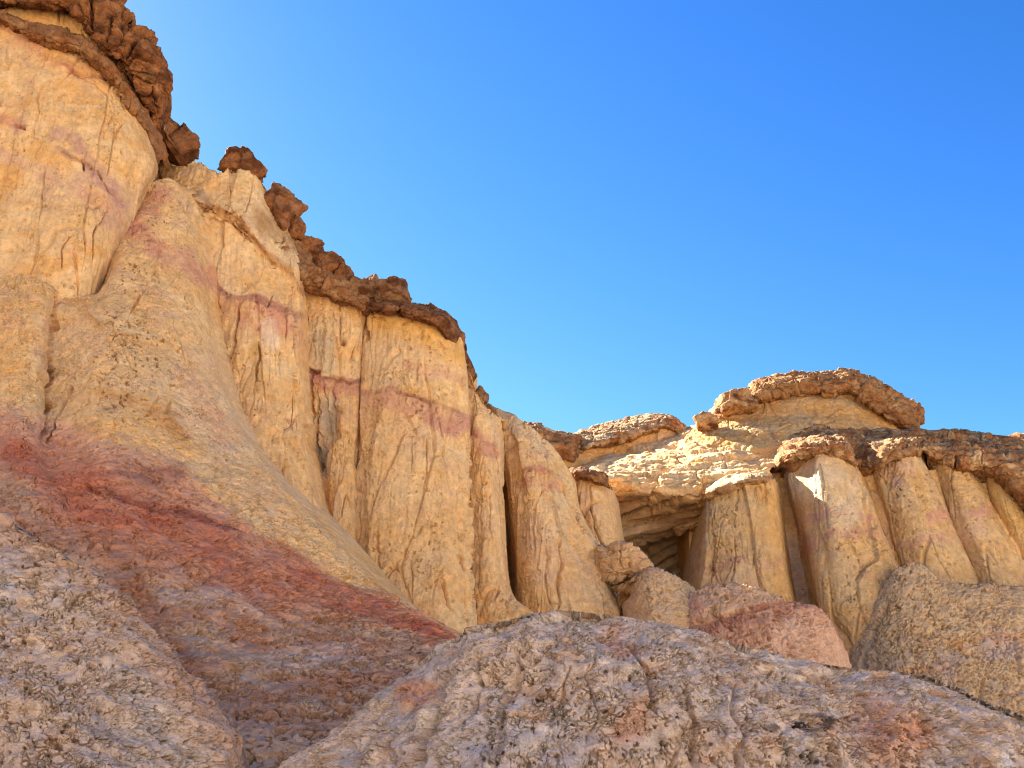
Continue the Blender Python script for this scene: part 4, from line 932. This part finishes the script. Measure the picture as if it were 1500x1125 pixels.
capc = patch([
    [(836,642,87),(848,634,86.4),(880,624,86.4),(920,612,86.6),(950,607,87),(980,606,87.4),(1000,622,87.6),(1015,636,88)],
    [(840,650,82.6),(852,644,81.4),(882,636,81.6),(920,626,82),(950,620,82.4),(978,618,82.8),(1000,630,83.2),(1015,642,84)],
    [(844,660,81.2),(858,655,80),(884,648,80.2),(920,640,80.8),(950,630,81.4),(975,624,82),(998,636,82.8),(1015,646,83.6)],
    [(848,666,82.8),(862,661,81.8),(886,654,82),(920,645,82.4),(950,635,82.8),(975,629,83.2),(998,640,83.8),(1015,650,84.4)]],
    step=1.0, disp=rough_crust(.7, .9, layers=1.6), paint=crust_paint((0.44,0.26,0.12), BROWN, (0.60,0.42,0.22), .9), top=(-1, 12, .3), bottom=(0, 2, 0))
build('cap_rock', [capb, capc], M_CRUST, butte)
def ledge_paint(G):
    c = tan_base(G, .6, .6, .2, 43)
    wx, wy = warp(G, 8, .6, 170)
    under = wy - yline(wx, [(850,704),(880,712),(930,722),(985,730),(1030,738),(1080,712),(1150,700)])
    c = mix(c, (0.36, 0.20, 0.09), sstep(-4, 6, under) * (1 - sstep(30, 60, under)) * .9)  # brown rock below the lip, with the overhang's shade painted into its colour
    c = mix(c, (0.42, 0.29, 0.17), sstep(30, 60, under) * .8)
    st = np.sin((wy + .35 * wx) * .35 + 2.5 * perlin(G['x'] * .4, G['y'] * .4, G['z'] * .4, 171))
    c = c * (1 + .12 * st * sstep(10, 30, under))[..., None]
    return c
led_lines = [([(880,760),(940,745),(1000,728),(1035,722)], 3, 3, .5), ([(930,770),(980,752),(1030,735)], 2.5, 2.5, .4), ([(960,790),(1000,775),(1030,765)], 3, 3, .5), ([(985,690),(940,705)], 4, 4, .4), ([(900,665),(960,660)], 4, 4, .4)]
def ledge_disp(G):
    under = G['py'] - yline(G['px'], [(850,704),(880,712),(930,722),(985,730),(1030,738),(1080,712),(1150,700)])
    q = (G['py'] + .38 * G['px']) * .055 + .8 * perlin(G['x'] * .3, G['y'] * .3, G['z'] * .3, 171)
    step_ = np.abs((q % 1.0) - .35) * 1.4
    low = sstep(4, 24, under)
    return rough_crust(.72, .62, led_lines, layers=1.5)(G) * (1 - .62 * low) + .8 * (.5 - step_) * low
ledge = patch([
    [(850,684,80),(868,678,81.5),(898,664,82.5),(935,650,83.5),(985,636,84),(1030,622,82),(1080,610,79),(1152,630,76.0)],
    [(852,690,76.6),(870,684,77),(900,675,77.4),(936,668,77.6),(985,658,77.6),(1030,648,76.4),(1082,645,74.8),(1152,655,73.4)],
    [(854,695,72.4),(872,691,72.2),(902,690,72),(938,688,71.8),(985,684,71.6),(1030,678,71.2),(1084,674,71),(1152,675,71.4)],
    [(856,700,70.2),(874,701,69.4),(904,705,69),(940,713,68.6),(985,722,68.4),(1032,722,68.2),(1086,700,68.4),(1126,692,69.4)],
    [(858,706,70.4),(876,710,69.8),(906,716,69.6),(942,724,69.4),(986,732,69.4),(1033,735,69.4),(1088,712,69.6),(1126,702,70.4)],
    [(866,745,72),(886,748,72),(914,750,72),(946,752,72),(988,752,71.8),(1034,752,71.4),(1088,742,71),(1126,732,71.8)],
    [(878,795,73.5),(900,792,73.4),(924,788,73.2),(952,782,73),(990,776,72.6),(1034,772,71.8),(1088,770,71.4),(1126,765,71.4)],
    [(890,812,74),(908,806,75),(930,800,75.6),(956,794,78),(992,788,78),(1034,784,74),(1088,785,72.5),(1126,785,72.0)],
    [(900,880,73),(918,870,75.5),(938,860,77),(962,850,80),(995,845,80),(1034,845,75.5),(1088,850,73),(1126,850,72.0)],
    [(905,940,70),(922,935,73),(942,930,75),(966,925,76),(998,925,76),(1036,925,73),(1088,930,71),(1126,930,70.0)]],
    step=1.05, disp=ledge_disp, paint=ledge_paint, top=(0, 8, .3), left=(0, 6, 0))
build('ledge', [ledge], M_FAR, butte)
def dome_paint(G):
    c = tan_base(G, .4, 1.0, .3, 47) * (0.86, 0.80, 0.70)
    for p, wd in (([(1190,595),(1230,605)], 20), ([(1270,600),(1310,615)], 22), ([(1120,590),(1140,585)], 18)):
        c = blot(G, c, p, wd, (0.60,0.32,0.10), .7, 8, int(wd) + 60)
    c = blot(G, c, [(1150,585),(1200,580),(1260,590)], 12, (0.52,0.42,0.28), .6, 8, 93)
    return c
dome = patch([
    [(1040,600,81),(1062,584,79.6),(1102,570,78.6),(1130,562,78),(1180,560,77.4),(1240,562,77.2),(1290,580,77.6),(1326,602,78.6),(1346,606,82)],
    [(1030,614,80.4),(1060,600,78.6),(1102,592,77.6),(1132,586,77),(1180,585,76.6),(1240,588,76.6),(1288,602,77.2),(1322,616,78.4),(1342,620,82)],
    [(1020,628,79.4),(1058,616,77.4),(1102,610,76.6),(1134,606,76.2),(1180,606,75.8),(1240,610,75.8),(1286,620,76.6),(1318,628,78),(1338,632,82)],
    [(1005,640,77.4),(1054,632,75.4),(1100,628,74.6),(1136,626,74.4),(1182,626,74.2),(1240,628,74.4),(1284,634,75.6),(1314,638,77.4),(1334,642,82)],
    [(1000,680,74),(1050,670,72.6),(1100,660,72),(1138,658,72),(1184,655,72),(1240,655,72.4),(1284,658,74),(1312,660,76),(1330,664,81)]],
    step=1.1, disp=lambda G: rough_cliff(1.3, .3, 1.0, sc=.7, fine=1.5)(G) + .45 * rough_crust(.6, .7)(G), paint=dome_paint, back=26, top=(0, 10, 0), left=(0, 5, 0), right=(0, 4, 0))
build('dome', [dome], M_FAR, butte)
capd = patch([
    [(1040,612,82),(1050,594,80),(1072,578,79),(1098,570,78.6),(1108,554,78.6),(1140,550,78),(1190,544,77.6),(1240,543,77.6),(1272,552,77.8),(1302,570,78.2),(1330,586,78.8),(1353,600,80),(1352,612,82)],
    [(1040,620,80),(1054,606,77.8),(1076,594,76.8),(1098,588,76.4),(1114,574,76.2),(1144,565,75.8),(1190,562,75.2),(1240,562,75),(1272,572,75.2),(1298,590,75.8),(1322,606,76.4),(1342,616,78),(1346,624,81)],
    [(1040,626,80),(1056,614,78),(1078,602,77),(1099,596,76.6),(1116,582,76.2),(1146,574,75.9),(1190,571,75.4),(1240,573,75.2),(1268,585,75.4),(1290,604,76),(1314,620,76.8),(1336,628,78.4),(1344,632,81)],
    [(1040,630,81.4),(1058,618,79.4),(1080,606,78.4),(1100,600,78),(1118,587,77.6),(1147,578,77.3),(1190,576,76.8),(1238,578,76.8),(1264,590,77),(1286,608,77.6),(1310,624,78.4),(1333,632,79.8),(1343,636,82)]],
    step=1.05, disp=rough_crust(.95, .8, layers=1.5), paint=crust_paint((0.34,0.17,0.065), BROWN, (0.50,0.28,0.11), .8), top=(0, 9, -.2), bottom=(0, 2.5, 0), left=(0, 4, 0), right=(.3, 4, 0))
build('cap_rock', [capd], M_CRUST, butte)
rim_lines = [([(1255,650),(1265,690)], 8, 10, .8), ([(1350,652),(1356,690)], 3, 4, .8), ([(1400,668),(1398,690)], 2, 2, .6)]
rim = patch([
    [(1140,652,76),(1150,640,75),(1175,633,74.4),(1205,630,74),(1240,630,74),(1268,632,74.4),(1300,630,74),(1345,630,74),(1385,632,74),(1420,633,73.8),(1450,634,73.6),(1480,640,73.4),(1570,640,73.2)],
    [(1141,662,71.8),(1150,655,70.4),(1176,646,69.8),(1206,642,69.4),(1240,644,69.6),(1268,652,70.6),(1300,644,69.8),(1345,642,69.8),(1385,646,69.8),(1420,650,69.4),(1452,654,69),(1484,660,68.8),(1570,662,68.6)],
    [(1142,670,68.6),(1155,664,67.4),(1177,656,66.5),(1206,652,65.6),(1240,656,66),(1268,672,68),(1298,660,66.4),(1345,656,66.8),(1384,662,67),(1420,668,66.8),(1454,674,66.4),(1486,688,66),(1570,715,65.8)],
    [(1144,678,68.6),(1156,674,67.4),(1178,668,66.6),(1206,664,65.7),(1240,668,66.1),(1266,690,68.2),(1296,676,66.5),(1345,664,66.9),(1384,674,67.2),(1420,684,67),(1454,690,66.8),(1484,712,66.5),(1572,775,66)],
    [(1146,686,70.4),(1159,681,68.4),(1179,674,67.7),(1206,670,67.5),(1240,675,67.8),(1266,700,69.8),(1294,684,68.2),(1345,671,68.6),(1384,682,68.8),(1420,692,68.6),(1454,698,68.4),(1481,724,68.1),(1573,795,67.6)],
    [(1136,720,72.6),(1160,720,72),(1180,720,71.6),(1206,720,71.6),(1240,720,71.6),(1266,720,72),(1294,720,71.8),(1345,720,71.8),(1384,720,71.8),(1420,730,71.4),(1460,760,71),(1496,790,70.8),(1575,800,70.4)]],
    step=1.05, disp=rough_crust(.8, .85, rim_lines, layers=1.2), paint=crust_paint((0.33,0.17,0.07), BROWN, (0.56,0.36,0.17), .8), top=(0, 14, 0), right=(8, 2, 0), left=(0, 3, 0))
build('rim', [rim], M_CRUST, butte)
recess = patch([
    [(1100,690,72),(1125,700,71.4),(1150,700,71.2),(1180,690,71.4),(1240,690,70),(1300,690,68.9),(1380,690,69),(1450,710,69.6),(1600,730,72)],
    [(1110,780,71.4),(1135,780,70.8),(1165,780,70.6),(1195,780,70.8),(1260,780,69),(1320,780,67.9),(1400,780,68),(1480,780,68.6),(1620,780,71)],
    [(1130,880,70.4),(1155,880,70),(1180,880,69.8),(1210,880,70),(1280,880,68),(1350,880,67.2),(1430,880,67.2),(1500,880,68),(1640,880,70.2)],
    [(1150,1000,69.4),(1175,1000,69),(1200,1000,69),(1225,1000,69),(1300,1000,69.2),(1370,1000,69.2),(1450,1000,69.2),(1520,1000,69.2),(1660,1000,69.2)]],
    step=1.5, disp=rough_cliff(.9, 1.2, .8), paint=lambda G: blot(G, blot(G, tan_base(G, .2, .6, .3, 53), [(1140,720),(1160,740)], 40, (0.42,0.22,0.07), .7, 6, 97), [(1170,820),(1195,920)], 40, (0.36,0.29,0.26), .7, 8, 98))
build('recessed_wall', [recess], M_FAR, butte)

# ------------------------------------------------------------------ rock pillars
G_PIL = 'rock pillars in front of the butte'
def pillar_paint(bands, seed, extra=()):
    def f(G):
        c = tan_base(G, .55, .3, .35, seed) * FARK
        for (poly, dn, colr, st) in bands: c = band(G, c, poly, 4, dn, colr, st, 7, seed + int(poly[0][0]) % 7, .6)
        for (poly, wd, colr, st) in extra: c = blot(G, c, poly, wd, colr, st, 6, seed + int(wd))
        return c
    return f
# first pillar
t = thing('rock_pillar', 'squat ochre pillar under a broken overhanging slab, left of the deep brown recess', 'rock pillar', at(1080, 880, 66), G_PIL)
p1 = patch([
    [(1030,722,71),(1040,718,68),(1056,712,67),(1085,706,66.6),(1112,702,66.7),(1130,704,67.4),(1142,708,71)],
    [(1024,780,70.6),(1036,780,67.6),(1054,780,66.4),(1084,780,65.9),(1116,780,66),(1140,782,66.9),(1150,784,70.6)],
    [(1014,830,70.2),(1030,832,67.2),(1052,834,66),(1084,835,65.4),(1120,836,65.5),(1148,838,66.5),(1158,840,70.4)],
    [(1008,870,70),(1026,872,66.9),(1050,874,65.6),(1084,876,65),(1124,878,65.1),(1156,880,66.2),(1166,882,70)],
    [(1004,960,69),(1024,960,66.2),(1050,960,64.9),(1086,960,64.2),(1130,960,64.3),(1166,960,65.4),(1178,960,69)]],
    step=1.05, disp=rough_cliff(1, 1, 1.2, [([(1078,712),(1080,750)], 2, 2, .2), ([(1045,740),(1042,800),(1040,860)], 2.5, 2.5, .3), ([(1108,800),(1112,850)], 1.5, 1.5, .15)], sc=.72, fine=1.5, bulge=1.8, facet=1.5), paint=pillar_paint([([(1030,828),(1060,820),(1090,815),(1110,824),(1150,815)], 18, (0.48,0.24,0.15), .75)], 59, [([(1120,710),(1135,780),(1150,860)], 16, (0.60,0.34,0.11), .7), ([(1050,860),(1100,860)], 22, (0.58,0.36,0.22), .6), ([(1050,740),(1090,730)], 18, (0.5,0.37,0.2), .5)]),
    top=(0, 4, 0), right=(0, 4, 0), left=(0, 4, 0), flat=.6)
build('shaft', [p1], M_FAR, t)
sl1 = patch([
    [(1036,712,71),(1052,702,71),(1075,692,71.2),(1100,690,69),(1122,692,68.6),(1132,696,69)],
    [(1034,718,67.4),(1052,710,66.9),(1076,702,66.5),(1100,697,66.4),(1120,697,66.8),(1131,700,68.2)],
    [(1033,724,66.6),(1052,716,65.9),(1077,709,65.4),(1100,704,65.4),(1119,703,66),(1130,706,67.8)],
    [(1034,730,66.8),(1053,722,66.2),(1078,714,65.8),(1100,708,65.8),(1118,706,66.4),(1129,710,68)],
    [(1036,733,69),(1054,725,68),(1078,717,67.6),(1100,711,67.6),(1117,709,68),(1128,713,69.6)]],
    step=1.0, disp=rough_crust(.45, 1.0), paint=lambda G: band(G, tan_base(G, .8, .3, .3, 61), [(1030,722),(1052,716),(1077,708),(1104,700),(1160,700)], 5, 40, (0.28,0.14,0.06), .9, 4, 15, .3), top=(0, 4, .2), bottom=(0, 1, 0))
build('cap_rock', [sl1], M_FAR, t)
# second pillar
t = thing('rock_pillar', 'thickest pale pillar with a white sunlit patch near its top and two pink bands', 'rock pillar', at(1270, 940, 64), G_PIL)
p2 = patch([
    [(1146,668,72),(1156,668,70.2),(1172,664,68.4),(1198,660,66.5),(1226,664,66.8),(1246,672,67.8),(1262,684,71)],
    [(1152,700,71.6),(1162,700,69.6),(1178,698,67.8),(1204,697,65.8),(1234,700,66.2),(1258,706,67.4),(1274,712,70.6)],
    [(1168,760,70.8),(1177,760,68.2),(1194,758,66.5),(1222,757,65.2),(1256,760,65.4),(1284,766,66.6),(1298,772,70)],
    [(1182,830,69.6),(1192,830,66.4),(1210,828,65),(1240,827,64.4),(1276,828,64.5),(1306,832,65.6),(1320,836,69.4)],
    [(1194,890,69.2),(1205,890,65.8),(1224,890,64.4),(1256,890,63.7),(1292,890,63.8),(1322,890,64.9),(1338,892,69)],
    [(1206,960,68.6),(1220,960,65),(1242,960,63.5),(1274,960,62.8),(1310,960,62.9),(1340,960,64.2),(1356,960,68.4)],
    [(1210,1040,68),(1228,1040,64),(1250,1040,62.5),(1284,1040,61.8),(1322,1040,61.9),(1352,1040,63.2),(1368,1040,67.4)]],
    step=1.05, disp=rough_cliff(1, .8, 1.1, [([(1258,700),(1275,760),(1300,830)], 4, 4, .25), ([(1215,950),(1240,980)], 4, 4, .3)], sc=.72, fine=1.5, bulge=1.8, facet=1.5), paint=pillar_paint([([(1170,760),(1195,752),(1230,745),(1255,748),(1290,765),(1310,772)], 15, (0.48,0.22,0.16), .9), ([(1180,800),(1205,785),(1240,776),(1270,772),(1310,785)], 16, (0.50,0.25,0.17), .6), ([(1174,775),(1190,790)], 40, (0.46,0.22,0.15), .6)], 67,
                       [([(1160,700),(1200,700),(1240,740)], 40, (0.70,0.55,0.36), .5), ([(1270,700),(1290,760)], 16, (0.62,0.38,0.15), .5)]),
    top=(0, 4, 0), right=(0, 4, 0), left=(0, 4, 0), flat=.6)
build('shaft', [p2], M_FAR, t)
# third pillar
t = thing('rock_pillar', 'pillar with pinkish top and one long dark crack along its right side, third from the recess', 'rock pillar', at(1370, 860, 66), G_PIL)
p3 = patch([
    [(1266,676,71.6),(1278,672,69),(1296,662,67.8),(1318,658,67.3),(1336,662,67.6),(1348,668,68.6),(1358,676,72)],
    [(1282,720,71.2),(1291,720,68.4),(1308,718,67.2),(1332,716,66.7),(1354,718,67),(1372,722,68),(1382,728,71.6)],
    [(1296,780,70.8),(1306,780,68),(1324,780,66.7),(1350,778,66.1),(1376,778,66.3),(1396,780,67.4),(1406,784,71.2)],
    [(1314,845,70.4),(1326,845,67.4),(1346,845,66.1),(1374,843,65.4),(1402,843,65.6),(1424,845,66.7),(1435,848,70.8)],
    [(1330,930,69.8),(1344,930,66.6),(1364,930,65.2),(1394,930,64.4),(1424,930,64.6),(1446,930,65.8),(1458,930,70)]],
    step=1.05, disp=rough_cliff(1, .9, 1.2, sc=.72, fine=1.5, bulge=1.8, facet=1.5), paint=pillar_paint([([(1352,765),(1362,752),(1382,745),(1400,760)], 22, (0.50,0.24,0.17), .7), ([(1310,798),(1340,795),(1360,785),(1385,778),(1400,785)], 20, (0.48,0.24,0.16), .6)], 71,
                       [([(1290,690),(1330,685)], 16, (0.56,0.34,0.22), .6), ([(1312,708),(1320,710)], 8, (0.4,0.28,0.22), .6)]), top=(0, 4, 0), right=(0, 4, 0), left=(0, 4, 0), flat=.6)
build('shaft', [p3], M_FAR, t)
# fourth pillar
t = thing('rock_pillar', 'slender pale pillar with a small brown capstone, right of the long dark crack', 'rock pillar', at(1455, 860, 66.5), G_PIL)
p4 = patch([
    [(1350,666,72.4),(1358,666,70),(1368,663,68.8),(1384,662,68.3),(1402,672,68.5),(1418,684,69.4),(1428,696,72.6)],
    [(1366,715,72),(1374,715,69.4),(1386,713,68.2),(1404,712,67.6),(1424,716,67.8),(1442,724,68.8),(1452,730,72)],
    [(1388,780,71.4),(1397,780,68.6),(1410,778,67.4),(1430,777,66.8),(1450,779,67),(1470,784,68.2),(1480,788,71.6)],
    [(1418,845,71),(1428,845,68),(1442,843,66.7),(1464,842,66.1),(1486,843,66.3),(1506,846,67.5),(1516,850,71)],
    [(1440,930,70.4),(1450,930,67.2),(1466,930,65.8),(1490,930,65.2),(1514,930,65.4),(1534,930,66.8),(1544,930,70.4)]],
    step=1.05, disp=rough_cliff(.9, .9, 1.0, [([(1400,668),(1412,700)], 2, 2, .3)], sc=.72, fine=1.5, bulge=1.8, facet=1.5), paint=pillar_paint([([(1385,755),(1405,748),(1430,744),(1450,742)], 22, (0.50,0.25,0.18), .75)], 73, [([(1400,785),(1430,780)], 14, (0.58,0.36,0.25), .5), ([(1405,800),(1440,800)], 5, (0.45,0.28,0.14), .4)]),
    top=(0, 4, 0), right=(0, 4, 0), left=(0, 4, 0), flat=.6)
build('shaft', [p4], M_FAR, t)
cs = patch([
    [(1352,664,72),(1358,656,70),(1372,652,69),(1388,654,69),(1398,660,69.8),(1404,668,72)],
    [(1353,668,70.6),(1360,661,68.6),(1374,657,67.6),(1388,659,67.6),(1398,665,68.4),(1404,672,71)],
    [(1354,672,70.8),(1361,666,68.8),(1374,662,67.9),(1388,664,67.9),(1397,670,68.7),(1404,676,71.2)],
    [(1355,675,72),(1362,669,70),(1374,666,69),(1388,668,69),(1396,673,69.8),(1403,679,72)]],
    step=1.0, disp=rough_crust(.25, 1.3), paint=crust_paint((0.36,0.20,0.10), BROWN, (0.5,0.32,0.18), .8), top=(0, 2, 0), bottom=(0, 1, 0))
build('cap_rock', [cs], M_CRUST, t)
# fifth pillar
t = thing('rock_pillar', 'bright ochre pillar tucked under the thick brown rim at the right margin', 'rock pillar', at(1500, 860, 68), G_PIL)
p5 = patch([
    [(1416,680,73),(1428,680,70.4),(1444,682,69.2),(1462,690,68.6),(1478,705,68.7),(1492,728,69.6),(1504,755,73)],
    [(1438,740,72.6),(1448,740,69.8),(1462,740,68.5),(1480,744,67.9),(1497,752,68.1),(1512,764,69.2),(1524,780,72.6)],
    [(1460,800,72.2),(1470,800,70),(1486,800,68.8),(1506,802,68.2),(1524,806,68.4),(1540,812,69.4),(1554,820,72)],
    [(1480,870,71.8),(1492,870,69.4),(1508,870,68.2),(1530,870,67.6),(1552,870,67.8),(1570,872,68.8),(1584,876,71.4)],
    [(1490,940,71),(1502,940,68.8),(1520,940,67.4),(1544,940,66.8),(1568,940,67),(1588,940,68),(1602,940,70.6)]],
    step=1.05, disp=rough_cliff(1, 1, 1, [([(1455,750),(1470,790),(1485,830)], 4, 4, .5), ([(1478,798),(1486,802)], 4, 4, .4)], sc=.72, fine=1.5, bulge=1.8, facet=1.5), paint=pillar_paint([], 79, [([(1450,700),(1485,740),(1500,790)], 30, (0.64,0.40,0.14), .8), ([(1458,760),(1475,800)], 6, (0.42,0.24,0.16), .6), ([(1478,798),(1488,802)], 7, (0.25,0.16,0.12), .6)]),
    top=(0, 4, 0), right=(2, 4, 0), left=(0, 4, 0))
build('shaft', [p5], M_FAR, t)

# ================================================================== loose boulders on the rim
def boulder(x0, y0, x1, y1, Y, seed, label, group, rot=0.0, depth=1.0, cuts=9, sub=5, colr=BROWN, dark=DBROWN, light=(0.34,0.17,0.075), lt=.5, flat=None):
    bm = bmesh.new()
    bmesh.ops.create_icosphere(bm, subdivisions=sub, radius=1.0)
    v = np.array([p.co[:] for p in bm.verts]); f = np.array([[q.index for q in p.verts] for p in bm.faces])
    bm.free()
    rs = np.random.RandomState(seed)
    v = v / (np.abs(v) ** 6).sum(1, keepdims=True) ** (1 / 6.0) * .88       # towards a rounded block
    for i in range(cuts):
        n = rs.normal(size=3); n /= np.linalg.norm(n)
        o = rs.uniform(.62, .95)
        d = v @ n - o
        v = v - np.clip(d, 0, None)[:, None] * n * .9
    if flat is not None: v[:, 2] = np.maximum(v[:, 2], flat)
    c = at((x0 + x1) / 2, (y0 + y1) / 2, Y)
    px = Y / FPX / cp_ ; hw = (x1 - x0) / 2 * px * 1.04; hh = (y1 - y0) / 2 * px * 1.1
    cr, sr = math.cos(R(rot)), math.sin(R(rot))
    p = np.stack([v[:, 0] * cr + v[:, 2] * sr, v[:, 1], -v[:, 0] * sr + v[:, 2] * cr], 1)
    mxx = np.abs(p[:, 0]).max(); mzz = np.abs(p[:, 2]).max()
    p = p / np.array([mxx, 1, mzz]) * np.array([hw, (hw + hh) / 2 * depth, hh])
    nr = p / np.array([hw, hw, hh]) ** 2; nr /= np.linalg.norm(nr, axis=1, keepdims=True)
    q = p + c
    k = 1.1 / max(min(hw, hh), .25)
    x, y, z = q[:, 0] * k, q[:, 1] * k, q[:, 2] * k
    f1, f2, pl = facets(x * .75, y * .75, z * .95, seed)
    g1, g2, pl2 = facets(x * 2.1, y * 2.1, z * 2.7, seed + 2)
    h = .10 * fbm(x, y, z, 3, seed) + .34 * pl - .08 * (1 - sstep(0, .09, f2 - f1)) + .14 * pl2 + .04 * fbm(x * 6, y * 6, z * 6, 3, seed + 4, .65)
    p = p + nr * (h * min(hw, hh))[:, None]
    t_ = crust_paint(colr, dark, light, lt)
    G = dict(x=q[:, 0].astype(F32), y=q[:, 1].astype(F32), z=q[:, 2].astype(F32))
    col = t_(G)
    bx, by, bz = c
    return tag(build('boulder', [(p + c, f, np.clip(col, .01, .9))], M_CRUST, origin=(bx, by, bz - hh)), label, 'boulder', group)
GB = 'boulders along the rim of the left cliff'
boulder(228,170,262,222,43.2,11,'small dark boulder wedged beside the right edge of the thick brown cap',GB,25)
boulder(238,186,294,242,43.6,12,'leaning dark brown boulder with a slanting right side, on the notch below the thick cap',GB,38,cuts=12)
boulder(325,221,394,270,43.2,13,'round brown boulder balanced on a tan neck like a mushroom',GB,14,flat=-.7)
boulder(372,267,446,352,44.6,14,'largest square brown boulder on the rim, right of the mushroom stone',GB,32,cuts=12,light=(0.36,0.17,0.075))
boulder(420,315,449,354,44.9,15,'small brown boulder fixed to the lower right corner of the large square boulder',GB,10)
boulder(438,350,476,390,45.6,16,'flat topped boulder at the upper end of the rubble row',GB,5)
boulder(460,368,505,414,45.6,17,'craggy boulder with a dark hollow in the middle of the rubble row',GB,15,cuts=12)
boulder(489,391,518,422,45.6,18,'small rounded boulder at the lower end of the rubble row',GB,0)
boulder(510,408,550,440,45.6,19,'low slab like boulder left of the upright knob',GB,8,colr=(0.27,0.13,0.055))
boulder(534,403,558,440,45.8,20,'small upright knob of rock next to the round double boulder',GB,0,colr=(0.27,0.13,0.055))
boulder(545,407,600,454,45.8,21,'round tan brown boulder standing on the rim of the broad frontal face',GB,-8,colr=(0.28,0.14,0.06))
GW = 'broken blocks on the shoulder of the butte'
boulder(1048,574,1104,608,76.6,31,'larger brown block wedged below the left end of the domed cap',GW,-12,cuts=10,colr=(0.40,0.21,0.085),light=(0.6,0.4,0.2))
boulder(1016,606,1054,632,76.4,32,'smaller pale brown block on the sunlit shoulder, below the larger block',GW,-15,cuts=10,colr=(0.46,0.27,0.12),light=(0.62,0.44,0.24))
GS = 'small dark rocks jutting from the narrow column'
boulder(672,530,698,568,50.0,22,'upper dark rock jutting from the top edge of the slim column',GS,40)
boulder(694,568,716,598,50.2,23,'lower dark rock jutting from the top edge of the slim column',GS,35,colr=(0.28,0.15,0.07))
boulder(664,486,682,512,47.6,24,'tiny brown rock at the tip of the thin brown rim',GB,20)
